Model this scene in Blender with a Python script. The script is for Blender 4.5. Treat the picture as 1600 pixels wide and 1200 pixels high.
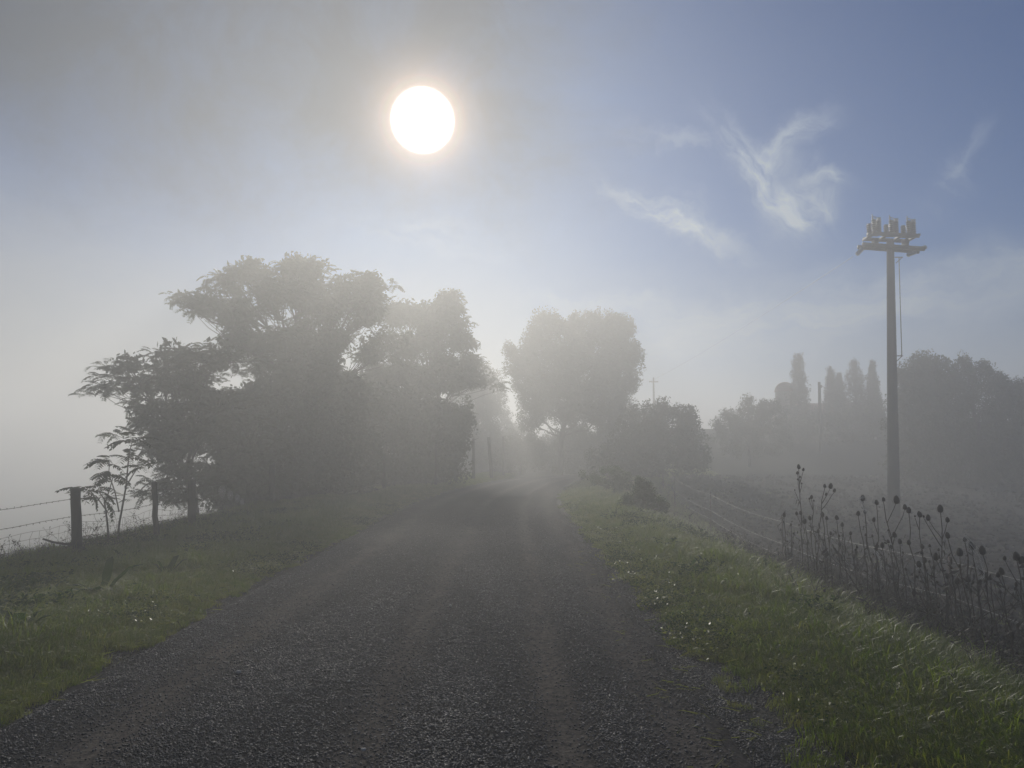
import bpy, math, random
import numpy as np
from mathutils import Vector, Matrix

random.seed(7)
rng = np.random.default_rng(7)
R = math.radians
for o in list(bpy.data.objects):
    bpy.data.objects.remove(o)
scene = bpy.context.scene
COL = scene.collection

# ------------------------------------------------------------------ camera
F = 1170.0            # focal length in pixels of the 1600 px wide photograph
EYE = 1.6
PITCH = math.atan(102 / F)
cam_d = bpy.data.cameras.new('camera')
cam = bpy.data.objects.new('camera', cam_d)
COL.objects.link(cam)
cam.location = (0, 0, EYE)
cam.rotation_euler = (math.pi / 2 + PITCH, 0, 0)
cam_d.sensor_width = 36
cam_d.lens = F / 1600 * 36
cam_d.clip_start = 0.05
cam_d.clip_end = 3000
scene.camera = cam

SUN_AZ = math.atan((668 - 800) / F / math.cos(PITCH + math.atan(408 / F)))
SUN_EL = PITCH + math.atan(408 / F)
SUN = Vector((math.sin(SUN_AZ) * math.cos(SUN_EL), math.cos(SUN_AZ) * math.cos(SUN_EL), math.sin(SUN_EL)))


def at(px, py, D):
    """world point seen at photograph pixel (px, py), D metres ahead of the camera"""
    u, v = (px - 800) / F, (600 - py) / F
    y = math.cos(PITCH) - v * math.sin(PITCH)
    z = math.sin(PITCH) + v * math.cos(PITCH)
    return np.array((u / y * D, D, EYE + z / y * D))


# ------------------------------------------------------------------ world, sun, exposure
world = bpy.data.worlds.new('World')
scene.world = world
world.use_nodes = True
wn, wl = world.node_tree.nodes, world.node_tree.links
wn.clear()


def wnode(kind, **kw):
    n = wn.new(kind)
    for k, v in kw.items():
        setattr(n, k, v)
    return n


def wm(op, a, b=None, c=None):
    n = wn.new('ShaderNodeMath')
    n.operation = op
    for i, s in enumerate((a, b, c)):
        if s is None:
            continue
        if isinstance(s, (int, float)):
            n.inputs[i].default_value = s
        else:
            wl.new(s, n.inputs[i])
    return n.outputs[0]


def wsmooth(v, lo, hi, a=0.0, b=1.0):
    n = wn.new('ShaderNodeMapRange')
    n.interpolation_type = 'SMOOTHSTEP'
    wl.new(v, n.inputs[0])
    for i, s in zip((1, 2, 3, 4), (lo, hi, a, b)):
        n.inputs[i].default_value = s
    return n.outputs[0]


SKY_STRENGTH = 0.05
sky = wnode('ShaderNodeTexSky', sky_type='NISHITA', sun_disc=False)
sky.sun_elevation = SUN_EL
sky.sun_rotation = SUN_AZ
sky.altitude = 200
sky.air_density = 1.0
sky.dust_density = 0.15
sky.ozone_density = 1.6
tc = wnode('ShaderNodeTexCoord')
sep = wnode('ShaderNodeSeparateXYZ')
wl.new(tc.outputs['Generated'], sep.inputs[0])
X, Y, Z = sep.outputs
az = wm('MULTIPLY', wm('ARCTAN2', X, Y), 180 / math.pi)
el = wm('MULTIPLY', wm('ARCSINE', Z), 180 / math.pi)
comb = wnode('ShaderNodeCombineXYZ')
wl.new(az, comb.inputs[0])
wl.new(el, comb.inputs[1])


def wnoise(scale, detail=6, rough=0.6, dist=0.0, vec=None, mapscale=(1, 1, 1), rot=0.0):
    m = wnode('ShaderNodeMapping')
    m.inputs['Scale'].default_value = mapscale
    m.inputs['Rotation'].default_value = (0, 0, rot)
    wl.new(vec or comb.outputs[0], m.inputs[0])
    n = wnode('ShaderNodeTexNoise')
    n.inputs['Scale'].default_value = scale
    n.inputs['Detail'].default_value = detail
    n.inputs['Roughness'].default_value = rough
    n.inputs['Distortion'].default_value = dist
    wl.new(m.outputs[0], n.inputs['Vector'])
    return n.outputs['Fac']


def azel(px, py):
    p = at(px, py, 1.0) - np.array((0, 0, EYE))
    return math.degrees(math.atan2(p[0], p[1])), math.degrees(math.atan2(p[2], math.hypot(p[0], p[1])))


wx = wm('MULTIPLY', wm('SUBTRACT', wnoise(0.18, 4, 0.5), 0.5), 4.5)
wy = wm('MULTIPLY', wm('SUBTRACT', wnoise(0.2, 4, 0.55, rot=1.3, mapscale=(1, 1.2, 1)), 0.5), 4.5)
azw, elw = wm('ADD', az, wx), wm('ADD', el, wy)


def wisp(p0, p1, width, amp, k=0.8, fib=2.6, lo=0.32, hi=0.66, floor=0.12):
    """a fibrous cloud streak between two directions in the sky (given as photograph pixels)"""
    (a0, e0), (a1, e1) = azel(*p0), azel(*p1)
    ca, ce = (a0 + a1) / 2, (e0 + e1) / 2
    L = math.hypot(a1 - a0, e1 - e0) / 2
    t = math.atan2(e1 - e0, a1 - a0)
    da, de = wm('SUBTRACT', azw, ca), wm('SUBTRACT', elw, ce)
    ud = wm('ADD', wm('MULTIPLY', da, math.cos(t)), wm('MULTIPLY', de, math.sin(t)))
    vd = wm('ADD', wm('MULTIPLY', da, -math.sin(t)), wm('MULTIPLY', de, math.cos(t)))
    r = wm('ADD', wm('POWER', wm('ABSOLUTE', wm('DIVIDE', ud, L)), 2.4), wm('POWER', wm('ABSOLUTE', wm('DIVIDE', vd, width)), 2.0))
    cb = wnode('ShaderNodeCombineXYZ')
    wl.new(wm('MULTIPLY', ud, 0.32 * k), cb.inputs[0])
    wl.new(wm('MULTIPLY', vd, 0.32 * k * fib), cb.inputs[1])
    cb.inputs[2].default_value = ca
    f = wsmooth(wnoise(1.0, 8, 0.56, 0.25, vec=cb.outputs[0]), lo, hi, floor, 1.0)
    return wm('MULTIPLY', wm('MULTIPLY', wm('EXPONENT', wm('MULTIPLY', r, -1)), f), amp)


clouds = [wisp(*w) for w in [
    ((1130, 200), (1250, 345), 1.15, 0.9), ((1235, 300), (1275, 365), 1.9, 0.8), ((1190, 250), (1295, 188), 0.8, 0.7),
    ((1215, 265), (1225, 235), 1.6, 0.3), ((1250, 275), (1325, 285), 0.55, 0.7), ((1290, 300), (1300, 350), 0.8, 0.3),
    ((960, 300), (1150, 392), 0.8, 0.85), ((1010, 300), (1090, 350), 1.3, 0.22), ((990, 208), (1150, 225), 0.6, 0.3),
    ((1450, 270), (1500, 300), 1.6, 0.45), ((1485, 270), (1530, 185), 0.5, 0.25),
    ((1000, 520), (1700, 425), 2.1, 0.65, 0.5, 3.5, 0.3, 0.7, 0.35), ((850, 500), (1250, 545), 2.6, 0.42, 0.5, 3.5, 0.3, 0.7, 0.35),
    ((1380, 450), (1750, 395), 1.3, 0.35, 0.6, 4.0, 0.3, 0.7, 0.2), ((820, 470), (1040, 468), 0.8, 0.4, 0.6, 3, 0.3, 0.7, 0.3),
    ((560, 340), (800, 385), 1.2, 0.25, 0.6, 3, 0.35, 0.65, 0.1)]]
cirrus = clouds[0]
for c_ in clouds[1:]:
    cirrus = wm('ADD', cirrus, c_)
# broad fog bank drifting over from the left, and the low veil on the horizon all round
big = wnoise(0.06, 5, 0.55, 0.3, mapscale=(1, 1.8, 1))
lefts = wsmooth(wm('ADD', az, wm('MULTIPLY', wm('SUBTRACT', big, 0.5), 26)), 20, -8)
bank = wm('MULTIPLY', wm('MULTIPLY', lefts, wsmooth(el, 10, 22, 1.35, 0.2)), wsmooth(big, 0.25, 0.7, 0.45, 0.95))
lowveil = wsmooth(wm('ADD', el, wm('MULTIPLY', wm('SUBTRACT', big, 0.5), 9)), 16, 2)
veil = wm('MINIMUM', wm('ADD', wm('ADD', wm('MULTIPLY', bank, 0.5), wm('MULTIPLY', lowveil, 0.48)), 0.0), 1.0)
# sun: angle from the sun's centre, its disc and the aureole of the thin cloud in front of it
dot = wnode('ShaderNodeVectorMath', operation='DOT_PRODUCT')
wl.new(tc.outputs['Generated'], dot.inputs[0])
dot.inputs[1].default_value = SUN
ang = wm('MULTIPLY', wm('ARCCOSINE', wm('MINIMUM', dot.outputs['Value'], 1.0)), 180 / math.pi)
DISC = wm('MULTIPLY', wsmooth(ang, 2.38, 2.0), 10.0)
AUR1 = wm('MULTIPLY', wm('EXPONENT', wm('MULTIPLY', ang, -1 / 1.25)), 13.0)
AUR2 = wm('MULTIPLY', wm('EXPONENT', wm('MULTIPLY', wm('POWER', wm('DIVIDE', ang, 6.5), 2), -1)), 0.03)


def wcol(fac, col):
    n = wnode('ShaderNodeVectorMath', operation='SCALE')
    n.inputs[0].default_value = col
    if isinstance(fac, (int, float)):
        n.inputs['Scale'].default_value = fac
    else:
        wl.new(fac, n.inputs['Scale'])
    return n.outputs[0]


def wadd(a, b):
    n = wnode('ShaderNodeVectorMath', operation='ADD')
    wl.new(a, n.inputs[0])
    wl.new(b, n.inputs[1])
    return n.outputs[0]


skys = wnode('ShaderNodeVectorMath', operation='SCALE')
wl.new(sky.outputs[0], skys.inputs[0])
skys.inputs['Scale'].default_value = 1.0
tint = wnode('ShaderNodeVectorMath', operation='MULTIPLY')
wl.new(skys.outputs[0], tint.inputs[0])
tint.inputs[1].default_value = (0.25, 1.10, 2.15)   # clear autumn blue above the fog
mixc = wnode('ShaderNodeMix', data_type='RGBA')
wl.new(veil, mixc.inputs[0])
wl.new(tint.outputs[0], mixc.inputs[6])
VEIL = (16.4, 17.0, 17.2, 1)
mixc.inputs[7].default_value = VEIL
mixw = wnode('ShaderNodeMix', data_type='RGBA')
wl.new(wm('MINIMUM', wm('MULTIPLY', cirrus, 1.15), 1.0), mixw.inputs[0])
wl.new(mixc.outputs[2], mixw.inputs[6])
mixw.inputs[7].default_value = (17.5, 20.5, 24.0, 1)
# darker grey cloud drifting above and left of the sun
dk = wm('MULTIPLY', wsmooth(wm('ADD', az, wm('MULTIPLY', wm('SUBTRACT', big, 0.5), 22)), 12, -4), wsmooth(wm('ADD', el, wm('MULTIPLY', wm('SUBTRACT', wnoise(0.1, 5, 0.6), 0.5), 12)), 13, 25))
dk = wm('MULTIPLY', dk, wsmooth(wnoise(0.13, 6, 0.6, 0.5), 0.3, 0.65, 0.66, 0.95))
mixd = wnode('ShaderNodeMix', data_type='RGBA')
wl.new(dk, mixd.inputs[0])
wl.new(mixw.outputs[2], mixd.inputs[6])
mixd.inputs[7].default_value = (0.9, 1.7, 3.0, 1)
tot = wadd(mixd.outputs[2], wcol(DISC, (12, 11.4, 10.6)))
tot = wadd(tot, wcol(AUR1, (16, 11.6, 7.8)))
tot = wadd(tot, wcol(AUR2, (11, 10.2, 9.2)))
bg = wnode('ShaderNodeBackground')
bg.inputs['Strength'].default_value = SKY_STRENGTH
wl.new(tot, bg.inputs['Color'])
wo = wnode('ShaderNodeOutputWorld')
wl.new(bg.outputs[0], wo.inputs['Surface'])

sun_d = bpy.data.lights.new('sun', 'SUN')
sun_d.energy = 4.6
sun_d.angle = R(4.0)     # the fog spreads the sun into the wide disc the photograph shows
sun_d.color = (1.0, 0.94, 0.83)
sun = bpy.data.objects.new('sun', sun_d)
COL.objects.link(sun)
sun.location = (0, 0, 30)
sun.rotation_euler = SUN.to_track_quat('Z', 'Y').to_euler()

scene.view_settings.view_transform = 'Standard'
scene.view_settings.look = 'None'
scene.view_settings.gamma = 1
scene.view_settings.use_curve_mapping = False
scene.view_settings.exposure = -1.22
cy = scene.cycles
cy.max_bounces = 8
cy.diffuse_bounces = 2
cy.glossy_bounces = 2
cy.transmission_bounces = 4
cy.transparent_max_bounces = 8
cy.volume_bounces = 5
cy.use_denoising = True
cy.sample_clamp_indirect = 3
HAZE_DENSITY = 0.0175
HAZE_G = 0.61
HAZE_COLOR = (0.985, 0.99, 0.995, 1)
HAZE_TOP = 10.6


# ------------------------------------------------------------------ small tools
def _hash(ix, iy, s):
    n = (ix.astype(np.int64) * 374761393 + iy.astype(np.int64) * 668265263 + s * 974711) & 0xFFFFFFFF
    n = ((n ^ (n >> 13)) * 1274126177) & 0xFFFFFFFF
    return ((n ^ (n >> 16)) & 0xFFFF) / 65535.0


def vnoise(x, y, s=0):
    x, y = np.asarray(x, float), np.asarray(y, float)
    ix, iy = np.floor(x), np.floor(y)
    fx, fy = x - ix, y - iy
    fx, fy = fx * fx * (3 - 2 * fx), fy * fy * (3 - 2 * fy)
    a, b = _hash(ix, iy, s), _hash(ix + 1, iy, s)
    c, d = _hash(ix, iy + 1, s), _hash(ix + 1, iy + 1, s)
    return (a * (1 - fx) + b * fx) * (1 - fy) + (c * (1 - fx) + d * fx) * fy


def fbm(x, y, s=0, o=4):
    t, a, n = 0, 0.5, 0
    for k in range(o):
        t = t + a * vnoise(x * 2 ** k, y * 2 ** k, s + k)
        n += a
        a *= 0.5
    return t / n - 0.5


def sm(v, lo, hi):
    t = np.clip((np.asarray(v, float) - lo) / (hi - lo), 0, 1)
    return t * t * (3 - 2 * t)


HALF = 2.2


def road_c(y):
    y = np.asarray(y, float)
    q = np.clip(y, 18, 40)
    k = np.clip(y - 40, 0, 12)
    return -0.87 + 0.005 * (q - 18) ** 2 + 0.22 * k + 0.05 * k ** 2


def terrain(x, y):
    x, y = np.asarray(x, float), np.asarray(y, float)
    c = np.minimum(road_c(y), 3.2)
    Lc = np.minimum(c, 1.5)
    L = (Lc - HALF) - x
    z = -0.15 * sm(L, 0, 3.6) + 0.05 * sm(L, 0.0, 0.6)
    drop = np.clip(L - 4.0, 0, None)
    z = z - 9.5 * (1 - np.exp(-(drop * 0.42) / 9.5 * 1.0)) * sm(drop, -0.5, 1.5)
    Rr = x - (c + HALF)
    amp = 0.85 * (1 - sm(y, 18, 44) * 1.12)
    z = z - amp * sm(Rr, 1.2, 4.2) + 0.05 * sm(Rr, 0, 0.7)
    z = z + 3.0 * sm(y, 44, 58) * sm(x - c * 0.6, 5, 11)
    z = z + 0.06 * fbm(x * 0.8, y * 0.8, 3) * (sm(L, 0, 0.6) + sm(Rr, 0, 0.6))
    z = z + 0.5 * fbm(x * 0.03, y * 0.03, 9) * sm(np.hypot(x, y), 50, 120)
    inroad = (1 - sm(L, -0.25, 0.0)) * (1 - sm(Rr, -0.25, 0.0))
    infield = sm(Rr, 4.1, 4.6) * sm(y, -3, -2) * (1 - sm(y, 43.5, 44.5)) * (1 - sm(x, 47, 48))
    return z - 0.05 * inroad - 0.16 * infield


def surf(x, y):
    """height of the visible surface (without the small allowance under road and field)"""
    return float(terrain(x, y))


def mesh_arr(name, V, faces, uv=None, smooth=False):
    """faces: list of integer arrays, each (n, 3) or (n, 4)"""
    me = bpy.data.meshes.new(name)
    V = np.ascontiguousarray(V, dtype=np.float32)
    me.vertices.add(len(V))
    me.vertices.foreach_set('co', V.ravel())
    faces = [np.asarray(f, dtype=np.int32) for f in faces if len(f)]
    loops = np.concatenate([f.ravel() for f in faces])
    sizes = np.concatenate([np.full(len(f), f.shape[1], np.int32) for f in faces])
    me.loops.add(len(loops))
    me.loops.foreach_set('vertex_index', loops)
    me.polygons.add(len(sizes))
    st = np.zeros(len(sizes), np.int32)
    st[1:] = np.cumsum(sizes)[:-1]
    me.polygons.foreach_set('loop_start', st)
    me.polygons.foreach_set('loop_total', sizes)
    if smooth:
        me.polygons.foreach_set('use_smooth', np.ones(len(sizes), bool))
    me.update(calc_edges=True)
    return me


class MB:
    """collects tubes, boxes and other shapes for ONE mesh"""

    def __init__(self):
        self.V, self.Q, self.T, self.n = [], [], [], 0

    def add(self, V, Q=None, T=None):
        V = np.asarray(V, float).reshape(-1, 3)
        if Q is not None and len(Q):
            self.Q.append(np.asarray(Q) + self.n)
        if T is not None and len(T):
            self.T.append(np.asarray(T) + self.n)
        self.V.append(V)
        self.n += len(V)

    def tube(self, P, rad, n=6, cap=True, jitter=0.0):
        P = np.asarray(P, float)
        m = len(P)
        rad = np.broadcast_to(np.asarray(rad, float), (m,))
        T = np.gradient(P, axis=0)
        T /= np.linalg.norm(T, axis=1)[:, None] + 1e-9
        ref = np.array((0, 0, 1.0)) if abs(T[0][2]) < 0.8 else np.array((1.0, 0, 0))
        A = np.cross(T, ref)
        A /= np.linalg.norm(A, axis=1)[:, None] + 1e-9
        B = np.cross(T, A)
        t = np.arange(n) / n * 2 * math.pi
        ring = A[:, None, :] * np.cos(t)[None, :, None] + B[:, None, :] * np.sin(t)[None, :, None]
        r = rad[:, None, None] * (1 + (rng.random((m, n, 1)) - 0.5) * jitter)
        V = P[:, None, :] + ring * r
        i, j = np.meshgrid(np.arange(m - 1), np.arange(n), indexing='ij')
        a, b = i * n + j, i * n + (j + 1) % n
        Q = np.stack([a, b, b + n, a + n], -1).reshape(-1, 4)
        V = V.reshape(-1, 3)
        if cap:
            V = np.vstack([V, P[0], P[-1]])
            k = np.arange(n)
            T0 = np.stack([np.full(n, m * n), (k + 1) % n, k], -1)
            T1 = np.stack([np.full(n, m * n + 1), (m - 1) * n + k, (m - 1) * n + (k + 1) % n], -1)
            self.add(V, Q, np.vstack([T0, T1]))
        else:
            self.add(V, Q)

    def box(self, c, s, rz=0.0, M=None):
        s = np.asarray(s, float) / 2
        V = np.array([(x, y, z) for x in (-1, 1) for y in (-1, 1) for z in (-1, 1)], float) * s
        if M is not None:
            V = V @ np.asarray(M)[:3, :3].T
        elif rz:
            ca, sa = math.cos(rz), math.sin(rz)
            V = V @ np.array(((ca, sa, 0), (-sa, ca, 0), (0, 0, 1)))
        V = V + np.asarray(c, float)
        self.add(V, [(0, 1, 3, 2), (4, 6, 7, 5), (0, 4, 5, 1), (2, 3, 7, 6), (0, 2, 6, 4), (1, 5, 7, 3)])

    def lathe(self, base, axis, prof, n=10):
        """prof: list of (distance along axis, radius)"""
        base, axis = np.asarray(base, float), np.asarray(axis, float)
        axis = axis / np.linalg.norm(axis)
        ref = np.array((0, 0, 1.0)) if abs(axis[2]) < 0.8 else np.array((1.0, 0, 0))
        A = np.cross(axis, ref)
        A /= np.linalg.norm(A)
        B = np.cross(axis, A)
        t = np.arange(n) / n * 2 * math.pi
        V = np.array([base + axis * d + (A * math.cos(k) + B * math.sin(k)) * r for d, r in prof for k in t])
        m = len(prof)
        i, j = np.meshgrid(np.arange(m - 1), np.arange(n), indexing='ij')
        a, b = i * n + j, i * n + (j + 1) % n
        self.add(V, np.stack([a, b, b + n, a + n], -1).reshape(-1, 4))

    def mesh(self, name, smooth=False):
        return mesh_arr(name, np.concatenate(self.V), self.Q + self.T, smooth=smooth)

    def build(self, name, mat, parent=None, smooth=False, origin=None):
        V = np.concatenate(self.V)
        if parent is not None and origin is None:
            V = V - np.array(parent.location)
        elif origin is not None:
            V = V - np.asarray(origin)
        me = mesh_arr(name, V, self.Q + self.T, smooth=smooth)
        me.materials.append(mat)
        o = bpy.data.objects.new(name, me)
        COL.objects.link(o)
        if parent is not None:
            o.parent = parent
        elif origin is not None:
            o.location = origin
        return o


def tag(o, label=None, cat=None, group=None, kind=None):
    for k, v in (('label', label), ('category', cat), ('group', group), ('kind', kind)):
        if v:
            o[k] = v
    return o


def thing(name, loc, label, cat, group=None):
    o = bpy.data.objects.new(name, None)
    COL.objects.link(o)
    o.location = loc
    o.empty_display_size = 0.2
    return tag(o, label, cat, group)


# ------------------------------------------------------------------ materials
def material(name):
    m = bpy.data.materials.new(name)
    m.use_nodes = True
    nt = m.node_tree
    return m, nt, nt.nodes, nt.links, nt.nodes['Principled BSDF']


def ramp(nt, fac, stops):
    r = nt.nodes.new('ShaderNodeValToRGB')
    e = r.color_ramp.elements
    while len(e) < len(stops):
        e.new(0.5)
    for k, (p, c) in zip(e, stops):
        k.position = p
        k.color = (*c, 1)
    nt.links.new(fac, r.inputs[0])
    return r.outputs[0]


def noise(nt, scale, detail=5, rough=0.6, dist=0, coord='Object', mscale=None):
    t = nt.nodes.new('ShaderNodeTexCoord')
    n = nt.nodes.new('ShaderNodeTexNoise')
    n.inputs['Scale'].default_value = scale
    n.inputs['Detail'].default_value = detail
    n.inputs['Roughness'].default_value = rough
    n.inputs['Distortion'].default_value = dist
    src = t.outputs[coord]
    if mscale:
        mp = nt.nodes.new('ShaderNodeMapping')
        mp.inputs['Scale'].default_value = mscale
        nt.links.new(src, mp.inputs[0])
        src = mp.outputs[0]
    nt.links.new(src, n.inputs['Vector'])
    return n.outputs['Fac']


def mix(nt, fac, a, b, mode='MIX'):
    n = nt.nodes.new('ShaderNodeMix')
    n.data_type = 'RGBA'
    n.blend_type = mode
    for i, s in ((0, fac), (6, a), (7, b)):
        if isinstance(s, (int, float)):
            n.inputs[i].default_value = s
        elif isinstance(s, tuple):
            n.inputs[i].default_value = (*s, 1)
        else:
            nt.links.new(s, n.inputs[i])
    return n.outputs[2]


def bump(nt, height, strength, dist, bsdf):
    b = nt.nodes.new('ShaderNodeBump')
    b.inputs['Strength'].default_value = strength
    b.inputs['Distance'].default_value = dist
    nt.links.new(height, b.inputs['Height'])
    nt.links.new(b.outputs[0], bsdf.inputs['Normal'])


def simple(name, c1, c2, scale=6, rough=0.8, bmp=0.3, mscale=None, metal=0.0, bd=0.01):
    m, nt, N, Lk, b = material(name)
    f = noise(nt, scale, 6, 0.65, 0.3, mscale=mscale)
    Lk.new(ramp(nt, f, [(0.3, c1), (0.7, c2)]), b.inputs['Base Color'])
    b.inputs['Roughness'].default_value = rough
    b.inputs['Metallic'].default_value = metal
    if bmp:
        bump(nt, f, bmp, bd, b)
    return m


def leafy(name, c1, c2, c3, transl=0.3, rough=0.5, scale=0.7, spec=0.4):
    m, nt, N, Lk, b = material(name)
    oi = N.new('ShaderNodeObjectInfo')
    f = noise(nt, scale, 4, 0.7)
    c = ramp(nt, f, [(0.3, c1), (0.55, c2), (0.75, c3)])
    c = mix(nt, oi.outputs['Random'], c, (c3[0] * 1.15, c3[1] * 0.95, c3[2] * 0.8))
    k = N.new('ShaderNodeMix')
    k.data_type = 'RGBA'
    k.inputs[0].default_value = 0.35
    Lk.new(ramp(nt, f, [(0.3, c1), (0.55, c2), (0.75, c3)]), k.inputs[6])
    Lk.new(c, k.inputs[7])
    Lk.new(k.outputs[2], b.inputs['Base Color'])
    b.inputs['Roughness'].default_value = rough
    b.inputs['Specular IOR Level'].default_value = spec
    t = N.new('ShaderNodeBsdfTranslucent')
    tcn = mix(nt, 1.0, k.outputs[2], (2.3, 2.4, 1.1), 'MULTIPLY')
    Lk.new(tcn, t.inputs[0])
    mx = N.new('ShaderNodeMixShader')
    mx.inputs[0].default_value = transl
    Lk.new(b.outputs[0], mx.inputs[1])
    Lk.new(t.outputs[0], mx.inputs[2])
    Lk.new(mx.outputs[0], N['Material Output'].inputs['Surface'])
    return m


M_LEAF_TREE = leafy('ailanthus_leaf', (.025, .04, .018), (.04, .06, .022), (.06, .08, .03), .22)
M_LEAF_DARK = leafy('broad_leaf', (.02, .034, .016), (.035, .055, .02), (.05, .07, .025), .18)
M_LEAF_CYP = leafy('cypress_leaf', (.012, .022, .012), (.02, .034, .016), (.03, .045, .02), .05)
M_GRASS = leafy('grass_blade', (.050, .090, .010), (.10, .142, .015), (.15, .185, .026), .5, .4, 0.8, .42)
M_GRASS_PALE = leafy('pale_grass', (.11, .14, .03), (.17, .19, .05), (.23, .235, .09), .4, .4, 0.9, .45)
M_WEED = leafy('weed_leaf', (.02, .048, .010), (.034, .075, .014), (.06, .105, .02), .3, .75, 1.3, .12)
M_DRY = leafy('dry_stalk', (.018, .017, .013), (.034, .031, .022), (.065, .056, .04), .08, .7, 3)
M_TEASEL = simple('teasel_brown', (.022, .015, .010), (.055, .038, .026), 30, .8, 0)
M_BARK = simple('bark', (.035, .03, .025), (.09, .08, .065), 9, .9, .6, (1, 1, .25))
M_TWIG = simple('sapling_bark', (.11, .10, .08), (.2, .18, .15), 14, .8, .3)
M_POST = simple('weathered_wood', (.018, .017, .015), (.055, .050, .044), 12, .9, .9, (1, 1, .12), bd=.02)
M_WIRE = simple('galvanised_wire', (.2, .2, .2), (.36, .36, .35), 40, .4, 0, metal=.7)
M_RUSTWIRE = simple('rusty_wire', (.05, .035, .028), (.14, .10, .08), 60, .6, 0, metal=.4)
M_CONCRETE = simple('pole_concrete', (.060, .060, .058), (.10, .098, .094), 3, .9, .25, (1, 1, .3))
M_STEEL = simple('dull_steel', (.04, .04, .042), (.08, .08, .08), 12, .6, .1, metal=.2)
M_INSUL = simple('glazed_insulator', (.022, .022, .024), (.045, .045, .048), 8, .12, 0)
M_GLASSY = simple('pale_insulator', (.3, .32, .32), (.45, .47, .47), 8, .08, 0)
M_CABLE = simple('cable', (.03, .03, .03), (.06, .06, .06), 8, .5, 0)
M_HOSE = simple('black_branch', (.012, .011, .01), (.03, .027, .024), 20, .55, .4)
M_WALL = simple('rendered_wall', (.30, .27, .22), (.40, .36, .30), 2.5, .9, .2)
M_STONE = simple('rough_stone', (.16, .15, .13), (.28, .26, .22), 3, .95, .6, bd=.05)
M_ROOF = simple('clay_tiles', (.16, .09, .06), (.28, .15, .10), 5, .85, .3)
M_PANE = simple('window_glass', (.02, .025, .03), (.04, .045, .05), 2, .08, 0)
M_SHUT = simple('shutter_paint', (.06, .09, .07), (.09, .13, .10), 5, .6, 0)
M_DIRTROCK = simple('gravel_stone', (.034, .037, .043), (.10, .10, .105), 2.5, .7, 0)
M_PEBBLE = simple('pale_pebble', (.30, .29, .27), (.5, .48, .45), 20, .6, 0)
M_WHITE = simple('feather_white', (.6, .6, .58), (.8, .8, .78), 20, .5, 0)


def stone_mat():
    m, nt, N, Lk, b = material('gravel_stone')
    oi = N.new('ShaderNodeObjectInfo')
    c = ramp(nt, oi.outputs['Random'], [(0.0, (.016, .018, .023)), (.45, (.032, .036, .047)), (.8, (.062, .065, .078)), (.96, (.12, .118, .118)), (1.0, (.26, .25, .24))])
    Lk.new(c, b.inputs['Base Color'])
    b.inputs['Roughness'].default_value = .5
    b.inputs['Specular IOR Level'].default_value = .32
    return m


M_GRAVEL = stone_mat()


def road_mat():
    m, nt, N, Lk, b = material('gravel_road')
    t = N.new('ShaderNodeTexCoord')
    v = N.new('ShaderNodeTexVoronoi')
    v.inputs['Scale'].default_value = 62
    Lk.new(t.outputs['Object'], v.inputs['Vector'])
    v2 = N.new('ShaderNodeTexVoronoi')
    v2.inputs['Scale'].default_value = 41
    Lk.new(t.outputs['Object'], v2.inputs['Vector'])
    bw = N.new('ShaderNodeRGBToBW')
    Lk.new(v.outputs['Color'], bw.inputs[0])
    c = ramp(nt, bw.outputs[0], [(0.1, (.007, .008, .011)), (.5, (.018, .020, .025)), (.8, (.032, .034, .040)), (1, (.055, .055, .057))])
    # compacted dusty wheel strips: attribute written on the mesh
    a = N.new('ShaderNodeAttribute')
    a.attribute_name = 'track'
    n1 = noise(nt, 3.0, 6, .7, .3, mscale=(1, .35, 1))
    n2 = noise(nt, 26, 4, .7)
    s = N.new('ShaderNodeMath')
    s.operation = 'MULTIPLY'
    Lk.new(a.outputs['Fac'], s.inputs[0])
    Lk.new(ramp(nt, n1, [(.3, (.35, .35, .35)), (.55, (1, 1, 1))]), s.inputs[1])
    s2 = N.new('ShaderNodeMath')
    s2.operation = 'MULTIPLY'
    Lk.new(s.outputs[0], s2.inputs[0])
    Lk.new(ramp(nt, n2, [(.35, (.3, .3, .3)), (.55, (1, 1, 1))]), s2.inputs[1])
    dust = ramp(nt, n2, [(.3, (.085, .075, .065)), (.7, (.17, .148, .125))])
    c = mix(nt, s2.outputs[0], c, dust)
    big = noise(nt, .9, 4, .6, mscale=(1, .3, 1))
    c = mix(nt, 1.0, c, ramp(nt, big, [(.3, (.78, .8, .86)), (.7, (1.25, 1.2, 1.12))]), 'MULTIPLY')
    Lk.new(c, b.inputs['Base Color'])
    b.inputs['Roughness'].default_value = .95
    b.inputs['Specular IOR Level'].default_value = .08
    mm = N.new('ShaderNodeMath')
    mm.operation = 'ADD'
    Lk.new(v.outputs['Distance'], mm.inputs[0])
    Lk.new(v2.outputs['Distance'], mm.inputs[1])
    bump(nt, mm.outputs[0], .7, -.006, b)
    return m


def ground_mat():
    m, nt, N, Lk, b = material('verge_soil')
    n1 = noise(nt, .7, 6, .65)
    n2 = noise(nt, 30, 5, .7)
    c = ramp(nt, n1, [(.3, (.02, .028, .010)), (.55, (.03, .038, .014)), (.75, (.045, .045, .02))])
    d = ramp(nt, n2, [(.3, (.020, .018, .015)), (.7, (.045, .040, .034))])
    a = N.new('ShaderNodeAttribute')
    a.attribute_name = 'dirt'
    c = mix(nt, a.outputs['Fac'], c, d)
    Lk.new(c, b.inputs['Base Color'])
    b.inputs['Roughness'].default_value = .95
    bump(nt, n2, .7, .02, b)
    return m


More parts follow.
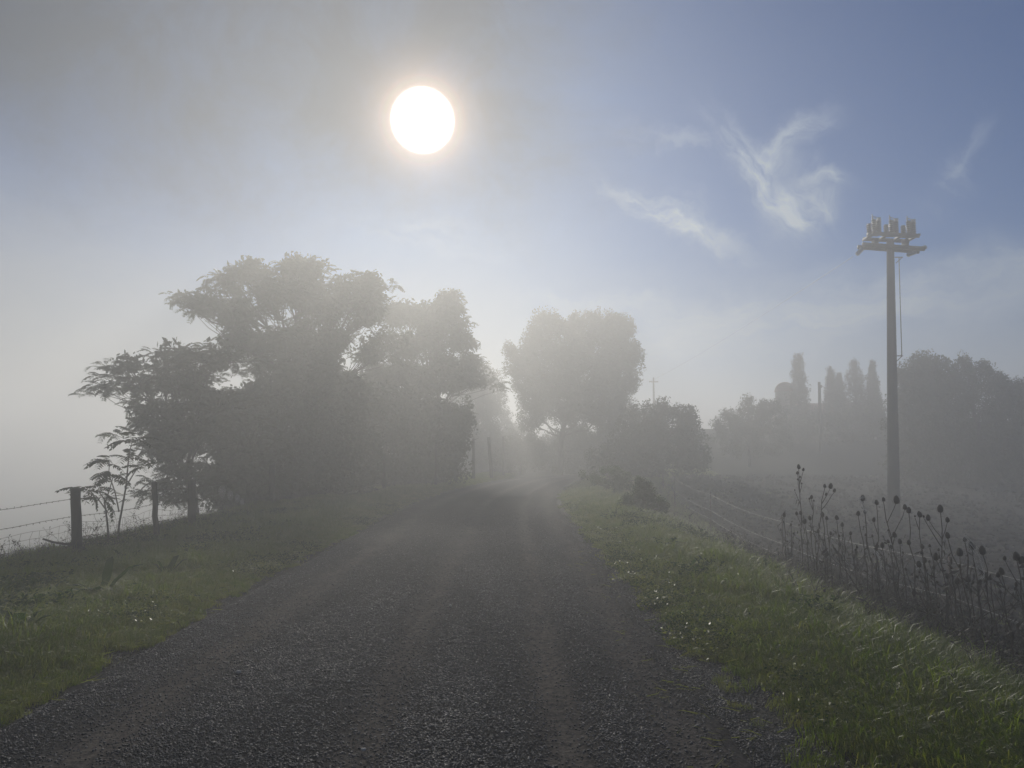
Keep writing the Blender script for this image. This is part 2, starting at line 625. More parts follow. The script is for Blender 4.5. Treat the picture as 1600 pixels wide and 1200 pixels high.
def field_mat():
    m, nt, N, Lk, b = material('ploughed_earth')
    n1 = noise(nt, .5, 5, .6)
    n2 = noise(nt, 14, 6, .7)
    c = ramp(nt, n2, [(.3, (.022, .019, .016)), (.7, (.050, .043, .036))])
    c = mix(nt, 1.0, c, ramp(nt, n1, [(.3, (.8, .8, .8)), (.7, (1.2, 1.15, 1.1))]), 'MULTIPLY')
    Lk.new(c, b.inputs['Base Color'])
    b.inputs['Roughness'].default_value = 1
    bump(nt, n2, 1, .05, b)
    return m


# ------------------------------------------------------------------ the ground
def axis(fine0, fine1, step, lo, hi, g=1.16):
    a = list(np.arange(fine0, fine1 + 1e-6, step))
    s, v = step, fine0
    left = []
    while v > lo:
        s *= g
        v -= s
        left.append(v)
    s, v = step, a[-1]
    right = []
    while v < hi:
        s *= g
        v += s
        right.append(v)
    return np.array(left[::-1] + a + right)


def sheet(name, xs, ys, fz, mat, attrs=None):
    Xg, Yg = np.meshgrid(xs, ys)
    Zg = fz(Xg, Yg)
    V = np.stack([Xg, Yg, Zg], -1).reshape(-1, 3)
    n, m = len(xs), len(ys)
    i, j = np.meshgrid(np.arange(m - 1), np.arange(n - 1), indexing='ij')
    a = i * n + j
    Q = np.stack([a, a + 1, a + n + 1, a + n], -1).reshape(-1, 4)
    me = mesh_arr(name, V, [Q], smooth=True)
    me.materials.append(mat)
    for k, fn in (attrs or {}).items():
        at_ = me.attributes.new(k, 'FLOAT', 'POINT')
        at_.data.foreach_set('value', np.ascontiguousarray(fn(Xg, Yg).ravel(), dtype=np.float32))
    o = bpy.data.objects.new(name, me)
    COL.objects.link(o)
    return o


def dirt_amount(x, y):
    c = road_c(y)
    L, Rr = (c - HALF) - x, x - (c + HALF)
    e = .6 * (1 - sm(L, .0, .2))
    r = 1 - sm(Rr + 0.9 * fbm(x * 1.3, y * 1.1, 21), .05 + .1 * (1 - sm(y, 4, 8)), .25 + .55 * (1 - sm(y, 4, 8)))
    side = np.where(x < c, e, r)
    return np.clip(side, 0, 1)


gr = sheet('ground', axis(-13, 13, .14, -600, 600), np.concatenate([np.linspace(-60, -3.3, 22), np.arange(-3, 26, .17), np.arange(26, 62, .3), 62 * 1.12 ** np.arange(0, 24)]), terrain, ground_mat(), {'dirt': dirt_amount})
tag(gr, 'uneven grassy earth on both sides of the road, falling away left', kind='structure')

STRIPS = ((-2.25, .27), (-.82, .22), (.26, .18), (.95, .25))


def track(x, y):
    u = x - (road_c(y) + .87) + .12 * fbm(y * .25, y * 0 + 1, 5)
    t = 0
    for c0, w in STRIPS:
        t = t + np.exp(-((u - c0) / w) ** 2)
    return np.clip(t, 0, 1) * 0.9


# road: swept strip following the bend, ragged edges
def make_road():
    ys = np.concatenate([np.arange(-3, 12, .07), np.arange(12, 50, .2)])
    us = np.linspace(-1, 1, 84)
    U, Yg = np.meshgrid(us, ys)
    C = road_c(Yg)
    edge = HALF + 0.02 + .16 * fbm(Yg * 1.1, np.sign(U) * 5.0 + 20, 31) + .09 * fbm(Yg * 5, np.sign(U) * 5.0 + 20, 32)
    Xg = C + U * edge
    base = terrain(np.clip(Xg, C - HALF + .3, C + HALF - .3), Yg) + .05
    tr = track(Xg, Yg)
    Zg = base + .035 * (1 - U ** 2) - .02 * tr + .012 * fbm(Xg * 3, Yg * 1.2, 8) + .012 * fbm(Xg * 14, Yg * 14, 12, 3)
    Zg = Zg - .05 * sm(np.abs(U), .9, 1.0) + .006
    V = np.stack([Xg, Yg, Zg], -1).reshape(-1, 3)
    n, m = len(us), len(ys)
    i, j = np.meshgrid(np.arange(m - 1), np.arange(n - 1), indexing='ij')
    a = i * n + j
    me = mesh_arr('road', V, [np.stack([a, a + 1, a + n + 1, a + n], -1).reshape(-1, 4)], smooth=True)
    me.materials.append(road_mat())
    at_ = me.attributes.new('track', 'FLOAT', 'POINT')
    at_.data.foreach_set('value', np.ascontiguousarray(tr.ravel(), dtype=np.float32))
    o = bpy.data.objects.new('road', me)
    COL.objects.link(o)
    return tag(o, 'dark gravel country road with dusty wheel tracks', kind='structure')


make_road()


def field_z(x, y):
    c = road_c(y)
    inn = sm(x - (c + HALF), 4.2, 5.0) * sm(y, -2, -1) * (1 - sm(y, 42, 43.4)) * (1 - sm(x, 45, 46.4))
    row = np.sin((x * .35 + y) * 7.5)
    zb = terrain(x, y)
    clod = .24 * fbm(x * 2.6, y * 2.6, 41, 4) + .05 * row
    return zb + (-.15) * (1 - inn) + inn * (.16 + clod)


fl = sheet('field', axis(5.0, 16, .16, 5.0, 46, 1.07), axis(-1.5, 22, .16, -2, 43, 1.06), field_z, field_mat())
tag(fl, 'dark freshly ploughed field beyond the wire fence on the right', kind='structure')

# ------------------------------------------------------------------ haze
hz = MB()
hx0, hx1, hy0, hy1, hz0, hz1 = -700, 700, -80, 1000, -12.5, HAZE_TOP
hz.box(((hx0 + hx1) / 2, (hy0 + hy1) / 2, (hz0 + hz1) / 2), (hx1 - hx0, hy1 - hy0, hz1 - hz0))
hm = bpy.data.materials.new('haze')
hm.use_nodes = True
hn = hm.node_tree.nodes
hn.clear()
pv = hn.new('ShaderNodeVolumePrincipled')
pv.inputs['Density'].default_value = HAZE_DENSITY
pv.inputs['Anisotropy'].default_value = HAZE_G
pv.inputs['Color'].default_value = HAZE_COLOR
ho = hn.new('ShaderNodeOutputMaterial')
hm.node_tree.links.new(pv.outputs[0], ho.inputs['Volume'])
haze = hz.build('haze', hm)
tag(haze, 'pale morning fog lying over the road and fields', kind='stuff')


# ------------------------------------------------------------------ scatter of stuff (geometry nodes)
def euler_mats(E):
    cx, sx, cy_, sy, cz, sz = np.cos(E[:, 0]), np.sin(E[:, 0]), np.cos(E[:, 1]), np.sin(E[:, 1]), np.cos(E[:, 2]), np.sin(E[:, 2])
    Mx = np.zeros((len(E), 3, 3))
    Mx[:, 0, 0] = cy_ * cz
    Mx[:, 0, 1] = sx * sy * cz - cx * sz
    Mx[:, 0, 2] = cx * sy * cz + sx * sz
    Mx[:, 1, 0] = cy_ * sz
    Mx[:, 1, 1] = sx * sy * sz + cx * cz
    Mx[:, 1, 2] = cx * sy * sz - sx * cz
    Mx[:, 2, 0] = -sy
    Mx[:, 2, 1] = sx * cy_
    Mx[:, 2, 2] = cx * cy_
    return Mx


def stamp(TV, TF, pos, eul, scl):
    """copies of one small template joined into arrays: TV (k,3), TF list of face arrays"""
    Mx = euler_mats(eul) * scl[:, None, None]
    V = np.einsum('nij,kj->nki', Mx, TV) + pos[:, None, :]
    off = (np.arange(len(pos)) * len(TV))[:, None, None]
    return V.reshape(-1, 3), [(f[None] + off).reshape(-1, f.shape[1]) for f in TF]


def scatter(name, pts, eul, scl, protos, label):
    me = mesh_arr_points(name, pts)
    for k, t, d in (('rot', 'FLOAT_VECTOR', eul), ('scl', 'FLOAT', scl), ('vid', 'INT', rng.integers(0, len(protos), len(pts)))):
        a = me.attributes.new(k, t, 'POINT')
        a.data.foreach_set('vector' if t == 'FLOAT_VECTOR' else 'value', np.ascontiguousarray(d.ravel(), dtype=np.int32 if t == 'INT' else np.float32))
    o = bpy.data.objects.new(name, me)
    COL.objects.link(o)
    g = bpy.data.node_groups.new(name + '_scatter', 'GeometryNodeTree')
    g.interface.new_socket('Geometry', in_out='INPUT', socket_type='NodeSocketGeometry')
    g.interface.new_socket('Geometry', in_out='OUTPUT', socket_type='NodeSocketGeometry')
    N, Lk = g.nodes, g.links
    gi, go = N.new('NodeGroupInput'), N.new('NodeGroupOutput')
    iop = N.new('GeometryNodeInstanceOnPoints')
    join = N.new('GeometryNodeJoinGeometry')
    for p in reversed(protos):
        oi = N.new('GeometryNodeObjectInfo')
        oi.inputs['Object'].default_value = p
        oi.inputs['As Instance'].default_value = True
        Lk.new(oi.outputs['Geometry'], join.inputs[0])
    Lk.new(gi.outputs[0], iop.inputs['Points'])
    Lk.new(join.outputs[0], iop.inputs['Instance'])
    iop.inputs['Pick Instance'].default_value = True

    def attr(nm, ty):
        a = N.new('GeometryNodeInputNamedAttribute')
        a.data_type = ty
        a.inputs['Name'].default_value = nm
        return [s for s in a.outputs if s.enabled and s.name == 'Attribute'][0]
    Lk.new(attr('vid', 'INT'), iop.inputs['Instance Index'])
    e2r = N.new('FunctionNodeEulerToRotation')
    Lk.new(attr('rot', 'FLOAT_VECTOR'), e2r.inputs[0])
    Lk.new(e2r.outputs[0], iop.inputs['Rotation'])
    Lk.new(attr('scl', 'FLOAT'), iop.inputs['Scale'])
    Lk.new(iop.outputs[0], go.inputs[0])
    md = o.modifiers.new('scatter', 'NODES')
    md.node_group = g
    return tag(o, label, kind='stuff')


def mesh_arr_points(name, pts):
    me = bpy.data.meshes.new(name)
    me.vertices.add(len(pts))
    me.vertices.foreach_set('co', np.ascontiguousarray(pts, dtype=np.float32).ravel())
    me.update()
    return me


def proto(name, V, Fs, mat, smooth=False):
    me = mesh_arr(name, V, Fs, smooth=smooth)
    me.materials.append(mat)
    return bpy.data.objects.new(name, me)       # never linked to the scene: only a source for the scatter


def grass_tuft(n, rad, hgt, width, lean, r):
    V, Q, T = [], [], []
    for k in range(n):
        a, d = r.random() * 2 * math.pi, rad * math.sqrt(r.random())
        bx, by = d * math.cos(a), d * math.sin(a)
        h = hgt * (0.45 + 0.75 * r.random())
        t = r.random() * 2 * math.pi
        ln = lean * h * (0.3 + r.random())
        w = width * (0.6 + 0.8 * r.random())
        s = t + math.pi / 2 + (r.random() - .5)
        sx, sy = math.cos(s) * w / 2, math.sin(s) * w / 2
        mx, my = bx + ln * .4 * math.cos(t), by + ln * .4 * math.sin(t)
        tx, ty = bx + ln * math.cos(t), by + ln * math.sin(t)
        i = len(V)
        V += [(bx - sx, by - sy, -.02), (bx + sx, by + sy, -.02), (mx - sx * .8, my - sy * .8, h * .62), (mx + sx * .8, my + sy * .8, h * .62), (tx, ty, h * (1 - .25 * lean))]
        Q.append((i, i + 1, i + 3, i + 2))
        T.append((i + 2, i + 3, i + 4))
    return np.array(V), [np.array(Q), np.array(T)]


def leaf_rosette(n, ln, wd, r, up=.6, r0=0.0):
    """spreading broad leaves, folded along the midrib"""
    V, Q = [], []
    for k in range(n):
        t = k / n * 2 * math.pi + r.random()
        e = up * (.3 + 1.0 * r.random())
        l, w = ln * (.6 + .7 * r.random()), wd * (.7 + .6 * r.random())
        dx, dy = math.cos(t), math.sin(t)
        px, py = -dy, dx
        x0, y0 = r0 * dx * r.random(), r0 * dy * r.random()
        i = len(V)
        for f, ww, zz in ((0, .12, 0), (.35, 1, .45), (.7, .8, .85), (1, .05, .95)):
            cx_, cy2, cz = x0 + dx * l * f * math.cos(e), y0 + dy * l * f * math.cos(e), l * math.sin(e) * zz
            V += [(cx_ - px * w * ww / 2, cy2 - py * w * ww / 2, cz + w * .18 * ww), (cx_, cy2, cz), (cx_ + px * w * ww / 2, cy2 + py * w * ww / 2, cz + w * .18 * ww)]
        for f in range(3):
            j = i + f * 3
            Q += [(j, j + 1, j + 4, j + 3), (j + 1, j + 2, j + 5, j + 4)]
    return np.array(V), [np.array(Q)]


def small_leaf_clump(n, rad, hgt, ls, r):
    V, Q = [], []
    for k in range(n):
        a, d = r.random() * 2 * math.pi, rad * math.sqrt(r.random())
        c = np.array((d * math.cos(a), d * math.sin(a), hgt * (.2 + .8 * r.random())))
        u = np.array((r.gauss(0, 1), r.gauss(0, 1), r.gauss(0, .5)))
        u /= np.linalg.norm(u)
        w = np.cross(u, (r.gauss(0, .5), r.gauss(0, .5), 1))
        w /= np.linalg.norm(w)
        s = ls * (.5 + r.random())
        i = len(V)
        V += [c - u * s, c - w * s * .5, c + u * s, c + w * s * .5]
        Q.append((i, i + 1, i + 2, i + 3))
    return np.array(V), [np.array(Q)]


def dry_stalk(r, h, twigs):
    mb = MB()
    P = [np.array((0, 0, -.03))]
    d = np.array((r.gauss(0, .12), r.gauss(0, .12), 1.0))
    for k in range(4):
        d = d + np.array((r.gauss(0, .12), r.gauss(0, .12), 0))
        P.append(P[-1] + d / np.linalg.norm(d) * h / 4)
    mb.tube(P, np.linspace(.004, .0016, 5), 3, False)
    for k in range(twigs):
        f = .25 + .75 * r.random()
        i = min(3, int(f * 4))
        p = P[i] + (P[i + 1] - P[i]) * (f * 4 - i)
        a = r.random() * 6.28
        l = h * (.12 + .25 * r.random())
        q = p + np.array((math.cos(a) * l * .6, math.sin(a) * l * .6, l * .7))
        mb.tube([p, (p + q) / 2 + np.array((0, 0, -.01)), q], (.0022, .0016, .0012), 3, False)
        for j in range(2):
            s = .012 + .02 * r.random()
            u = np.array((r.gauss(0, 1), r.gauss(0, 1), r.gauss(0, 1)))
            u /= np.linalg.norm(u)
            w = np.cross(u, (0, 0.3, 1))
            c = q + np.array((r.gauss(0, .01), r.gauss(0, .01), r.gauss(0, .01)))
            mb.add([c - u * s, c - w * s * .4, c + u * s, c + w * s * .4], [(0, 1, 2, 3)])
    return np.concatenate(mb.V), mb.Q + mb.T


rr = random.Random(3)
TUFTS = [proto('grass_tuft', *grass_tuft(100, .13, .12, .0048, .9, rr), M_GRASS) for k in range(3)]
TUFTS += [proto('grass_tuft', *grass_tuft(80, .13, .11, .0045, 1.0, rr), M_GRASS_PALE) for k in range(4)]
LONG = [proto('long_grass_tuft', *grass_tuft(52, .12, .28, .006, .95, rr), M_GRASS) for k in range(3)] + \
       [proto('long_grass_tuft', *grass_tuft(30, .12, .26, .007, .9, rr), M_GRASS_PALE)]
DEADGRASS = [proto('dead_grass_tuft', *grass_tuft(34, .14, .30, .006, 1.0, rr), M_DRY) for k in range(2)]
WEEDS = [proto('leaf_rosette', *leaf_rosette(9, .16, .055, rr), M_WEED) for k in range(2)] + \
        [proto('leaf_clump', *small_leaf_clump(70, .14, .16, .018, rr), M_WEED) for k in range(2)]
CLOVER = [proto('clover_clump', *small_leaf_clump(80, .15, .07, .012, rr), M_WEED if k else M_GRASS_PALE) for k in range(2)]
STALKS = [proto('dry_stalks', *dry_stalk(rr, .5, 8), M_DRY) for k in range(4)]


def pick(n, x0, x1, y0, y1, keep):
    """points spread about evenly over the picture: denser near the camera"""
    out = np.zeros((0, 2))
    while len(out) < n:
        y = y0 * (y1 / y0) ** (rng.random(n * 2))
        x = x0 + (x1 - x0) * rng.random(n * 2)
        ok = rng.random(n * 2) < keep(x, y)
        out = np.vstack([out, np.stack([x[ok], y[ok]], -1)])
    return out[:n]


def place(xy, zoff=0.0, tilt=.15):
    z = terrain(xy[:, 0], xy[:, 1]) + zoff
    P = np.column_stack([xy, z])
    E = np.column_stack([rng.normal(0, tilt, len(xy)), rng.normal(0, tilt, len(xy)), rng.random(len(xy)) * 2 * math.pi])
    return P, E


def leftside(x, y):
    L = (road_c(y) - HALF) - x
    return L, .16 * fbm(y * 1.1, -5 + 20 + 0 * y, 31) * 2


def keep_left(x, y):
    L = (road_c(y) - HALF) - x
    e = L + .35 * fbm(x * 2.2, y * 2.2, 61) + .08
    return sm(e, .0, .14) * (1 - sm(L, 4.6, 6.2))


def keep_right(x, y):
    Rr = x - (road_c(y) + HALF)
    e = Rr + (.4 + .7 * (1 - sm(y, 4, 8))) * fbm(x * 1.3, y * 1.1, 21) + .06 - .34 * (1 - sm(y, 4.2, 6.5))
    return (sm(e, .0, .35) * .93 + .07 * sm(Rr, 0, .1)) * (1 - sm(Rr, 3.4, 4.8) * .85)


def inview(x, y):
    return (np.abs(x) < y * .78 + 1.2)


a1 = pick(32000, -9.5, 0, 3.2, 50, lambda x, y: keep_left(x, y) * inview(x, y))
a2 = pick(32000, 1.2, 12, 2.6, 50, lambda x, y: keep_right(x, y) * inview(x, y))
xy = np.vstack([a1, a2])
P, E = place(xy)
edge = np.minimum(np.abs((road_c(xy[:, 1]) - HALF) - xy[:, 0]), np.abs(xy[:, 0] - road_c(xy[:, 1]) - HALF))
S = (.45 + .75 * sm(edge, 0, 1.2)) * (.7 + .6 * rng.random(len(xy))) * (1 + .9 * fbm(xy[:, 0] * 1.2, xy[:, 1] * 1.2, 51))
scatter('grass', P, E, S, TUFTS, 'short dewy green grass covering both road verges')

k1 = pick(4200, -8.4, -1, 3.2, 45, lambda x, y: sm((road_c(y) - HALF) - x, .5, 1.6) * (1 - sm((road_c(y) - HALF) - x, 4.6, 5.6)) * sm(fbm(x * .9, y * .9, 71), -.06, .14) * inview(x, y))
k2 = pick(3400, 2.0, 9, 2.6, 45, lambda x, y: sm(x - (road_c(y) + HALF), .7, 2.2) * (1 - sm(x - (road_c(y) + HALF), 3.4, 4.6)) * sm(fbm(x * .9, y * .9, 72), -.06, .14) * inview(x, y))
xy = np.vstack([k1, k2])
P, E = place(xy)
scatter('long_grass', P, E, .55 + .7 * rng.random(len(xy)), LONG, 'clumps of longer grass leaning over the verges')

k1 = pick(1500, -8, -3, 3.4, 22, lambda x, y: sm((road_c(y) - HALF) - x, .8, 2.0) * (1 - sm((road_c(y) - HALF) - x, 4.2, 5)) * sm(fbm(x * .7, y * .7, 81), .02, .16) * inview(x, y))
k2 = pick(900, 2.0, 7, 2.6, 18, lambda x, y: sm(x - (road_c(y) + HALF), .5, 1.2) * (1 - sm(x - (road_c(y) + HALF), 3.4, 4)) * sm(fbm(x * .7, y * .7, 82), .02, .16) * inview(x, y))
xy = np.vstack([k1, k2])
P, E = place(xy, .02)
scatter('verge_weeds', P, E, .6 + .8 * rng.random(len(xy)), WEEDS, 'low broad leaved weeds among the verge grass')
k2 = pick(7000, 1.3, 6, 2.4, 22, lambda x, y: keep_right(x, y) * sm(fbm(x * .8, y * .8, 83), -.12, .1) * (1 - sm(x - (road_c(y) + HALF), 2.6, 3.4)) * inview(x, y))
k1 = pick(3500, -7, -2.8, 3.4, 22, lambda x, y: keep_left(x, y) * sm(fbm(x * .8, y * .8, 84), -.02, .1) * inview(x, y))
xy = np.vstack([k1, k2])
P, E = place(xy, .0)
scatter('ground_cover', P, E, .6 + .7 * rng.random(len(xy)), CLOVER, 'tiny leaved clover carpeting the verges')

# dark dry tangle under the teasels and along the right hand fence, and thin dead stems beyond the left fence
k = pick(7500, 2.4, 8.0, 3.2, 34, lambda x, y: np.exp(-((x - (road_c(y) + HALF) - 3.5) / .75) ** 2) * (1 - .85 * sm(y, 11, 17)) * inview(x, y))
P, E = place(k, 0, .3)
scatter('dry_undergrowth', P, E, .35 + .65 * rng.random(len(k)) ** 1.5, STALKS + DEADGRASS, 'dark tangle of dead stems below the teasels')
k = pick(420, -9, -6.0, 7.5, 26, lambda x, y: np.exp(-(((road_c(y) - HALF) - x - 4.1) / .35) ** 2) * inview(x, y))
P, E = place(k, 0, .2)
scatter('dead_stems', P, E, .4 + .7 * rng.random(len(k)) ** 2, STALKS + DEADGRASS[:1], 'thin dead stems standing along the left wire fence')


k = pick(110, 3.2, 7.0, 5.2, 13, lambda x, y: np.exp(-((x - (road_c(y) + HALF) - 3.6) / .6) ** 2) * inview(x, y))
P, E = place(k, 0, .22)
scatter('bare_stalks', P, E, 1.2 + 1.1 * rng.random(len(k)), [proto('bare_stalk', *dry_stalk(rr, .5, 5), M_TEASEL) for q_ in range(4)], 'broken bare stalks leaning among the teasels')


# gravel
def stone(r):
    import bmesh
    bm = bmesh.new()
    bmesh.ops.create_icosphere(bm, subdivisions=1, radius=1)
    for v in bm.verts:
        v.co *= .75 + .5 * r.random()
        v.co.z *= .62
    V = np.array([v.co for v in bm.verts])
    Fc = np.array([[v.index for v in f.verts] for f in bm.faces])
    bm.free()
    return V, [Fc]


STONES = [proto('stone', *stone(rr), M_GRAVEL) for k in range(5)]


def keep_road(x, y):
    u = np.abs(x - road_c(y))
    return (1 - sm(u + .5 * fbm(x * 3, y * 3, 91), 2.15, 2.6)) * (1 - .95 * track(x, y)) * (1 - sm(y, 9, 22) * .9) * 1.3 * (.55 + .9 * sm(fbm(x * 1.5, y * .5, 92), -.2, .2)) * inview(x, y) * .7


k = pick(190000, -3.4, 3, 2.7, 26, keep_road)
u = (k[:, 0] - road_c(k[:, 1])) / HALF
z = .035 * (1 - u ** 2) - .02 * track(k[:, 0], k[:, 1]) + .012 * fbm(k[:, 0] * 3, k[:, 1] * 1.2, 8) + .012 * fbm(k[:, 0] * 14, k[:, 1] * 14, 12, 3) + .008 - .05 * sm(np.abs(u), .9, 1.0) 
z = np.maximum(z, terrain(k[:, 0], k[:, 1]) + .002)
P = np.column_stack([k, z])
E = np.column_stack([rng.normal(0, .4, len(k)), rng.normal(0, .4, len(k)), rng.random(len(k)) * 6.28])
scatter('gravel', P, E, .0038 + .0062 * rng.random(len(k)) ** 2.2, STONES, 'loose dark grey gravel covering the road')


k = pick(14000, 5.5, 40, 7, 42, lambda x, y: sm(x - (road_c(y) + HALF), 4.6, 5.2) * inview(x, y) * (.3 + 1.4 * (fbm(x * .5, y * .5, 97) + .5)))
P = np.column_stack([k, field_z(k[:, 0], k[:, 1])])
E = rng.random((len(k), 3)) * 6.28
M_CLOD = simple('earth_clod', (.020, .017, .014), (.048, .041, .034), 14, 1, 0)
scatter('soil_clods', P, E, .02 + .075 * rng.random(len(k)) ** 2, [proto('clod', *stone(rr), M_CLOD) for q_ in range(4)], 'broken clods of earth lying on the ploughed field')
k = np.vstack([pick(15000, 1.0, 3.6, 2.7, 12, lambda x, y: sm(x - (road_c(y) + HALF), -.12, -.02) * dirt_amount(x, y)),
               pick(4000, -4, -2.8, 3.4, 14, lambda x, y: (x < 0) * sm((road_c(y) - HALF) - x, -.12, -.02) * dirt_amount(x, y))])
P, E = place(k, .0, .5)
scatter('loose_grit', P, E, .0030 + .0060 * rng.random(len(k)) ** 2.5, STONES, 'scattered grit on the bare dirt at the road edges')
k = np.vstack([pick(900, 0.6, 3.4, 2.7, 12, lambda x, y: np.exp(-((x - (road_c(y) + HALF - .05)) / .35) ** 2)), pick(260, -3.6, -2.4, 3.6, 14, lambda x, y: np.exp(-((x - (road_c(y) - HALF + .02)) / .18) ** 2))])
P, E = place(k, .055, .1)
E[:, 0] += math.pi / 2 * .93
scatter('grass_litter', P, E, .06 + .16 * rng.random(len(k)), [proto('dry_blade', *grass_tuft(2, .1, .5, .016, .9, rr), M_DRY if q_ else M_GRASS_PALE) for q_ in range(3)], 'dead straws fallen on the gravel edges')


# ------------------------------------------------------------------ trees
def frond_template(pairs, droop, r):
    """a pinnate leaf of unit length along +X: midrib and paired hanging leaflets"""
    V, Q = [], []
    pts = []
    for k in range(pairs + 2):
        f = k / (pairs + 1)
        pts.append(np.array((f * (1 - .15 * droop * f), 0, .10 * math.sin(f * 2.2) - droop * f * f * .45)))
    for k in range(0, len(pts) - 1, 3):
        i = len(V)
        k2 = min(k + 3, len(pts) - 1)
        V += [pts[k] + (0, .006, 0), pts[k] - (0, .006, 0), pts[k2] - (0, .004, 0), pts[k2] + (0, .004, 0)]
        Q.append((i, i + 1, i + 2, i + 3))
    for k in range(1, pairs + 1):
        f = k / (pairs + 1)
        L = .27 * (1 - .55 * abs(f - .45)) * (.85 + .3 * r.random())
        for s in (-1, 1):
            d = np.array((.28 + .2 * r.random(), s * (.85 + .1 * r.random()), -.30 - .4 * r.random() * droop))
            d /= np.linalg.norm(d)
            w = np.cross(d, (0, 0, 1))
            w /= np.linalg.norm(w)
            p = pts[k]
            i = len(V)
            V += [p, p + d * L * .4 + w * L * .21, p + d * L + (0, 0, -.02), p + d * L * .4 - w * L * .21]
            Q.append((i, i + 1, i + 2, i + 3))
    return np.array(V), [np.array(Q)]


FROND = [frond_template(8, d, rr) for d in (.5, .8, 1.1, 1.4)]
CLUMP = [small_leaf_clump(38, .5, .7, .088, rr) for k in range(3)]
for cv, cf in CLUMP:
    cv[:, 2] -= .35


def lobe_points(lobes, D, per, shell=.5, depth=1.0, layered=False):
    """cluster centres inside ellipsoidal lobes given as photograph pixels (cx, cy, rx, ry[, dD])"""
    out, cen = [], []
    for lb in lobes:
        cx_, cy2, rx, ry = lb[:4]
        d = D + (lb[4] if len(lb) > 4 else 0)
        c = at(cx_, cy2, d)
        a, b_ = rx / F * d, ry / F * d
        n = max(4, int(per * rx * ry / 1000 * (d / 30) ** 0))
        q = rng.normal(size=(n, 3))
        q /= np.linalg.norm(q, axis=1)[:, None]
        q *= (shell + (1 - shell) * rng.random((n, 1))) ** .6
        q *= (1 + .55 * fbm(q[:, 0] * 2.2 + cx_, q[:, 2] * 2.2 + cy2, 5, 2) + .12 * np.abs(rng.normal(size=n)))[:, None]
        dep = depth * max(a, b_) * .9
        if layered:                              # flat tiers of rosettes with air between them
            ns = max(2, n // 9)
            sc = q[:ns] * np.array((a, dep, b_))
            g = rng.integers(0, ns, n)
            o_ = rng.normal(size=(n, 3)) * np.array((.36, .36, .10))
            o_[:, 2] -= .16 * (o_[:, 0] ** 2 + o_[:, 1] ** 2)
            out.append(c + sc[g] + o_)
        else:
            out.append(c + q * np.array((a, dep, b_)))
        cen.append(c)
    return out, cen


def curve(p, q, sag, n=5, wob=.06):
    p, q = np.asarray(p, float), np.asarray(q, float)
    t = np.linspace(0, 1, n)[:, None]
    P = p + (q - p) * t
    L = np.linalg.norm(q - p)
    P[:, 2] += (np.sin(t[:, 0] * math.pi) * sag * L)
    P[1:-1] += rng.normal(0, wob * L, (n - 2, 3)) * .5
    return P


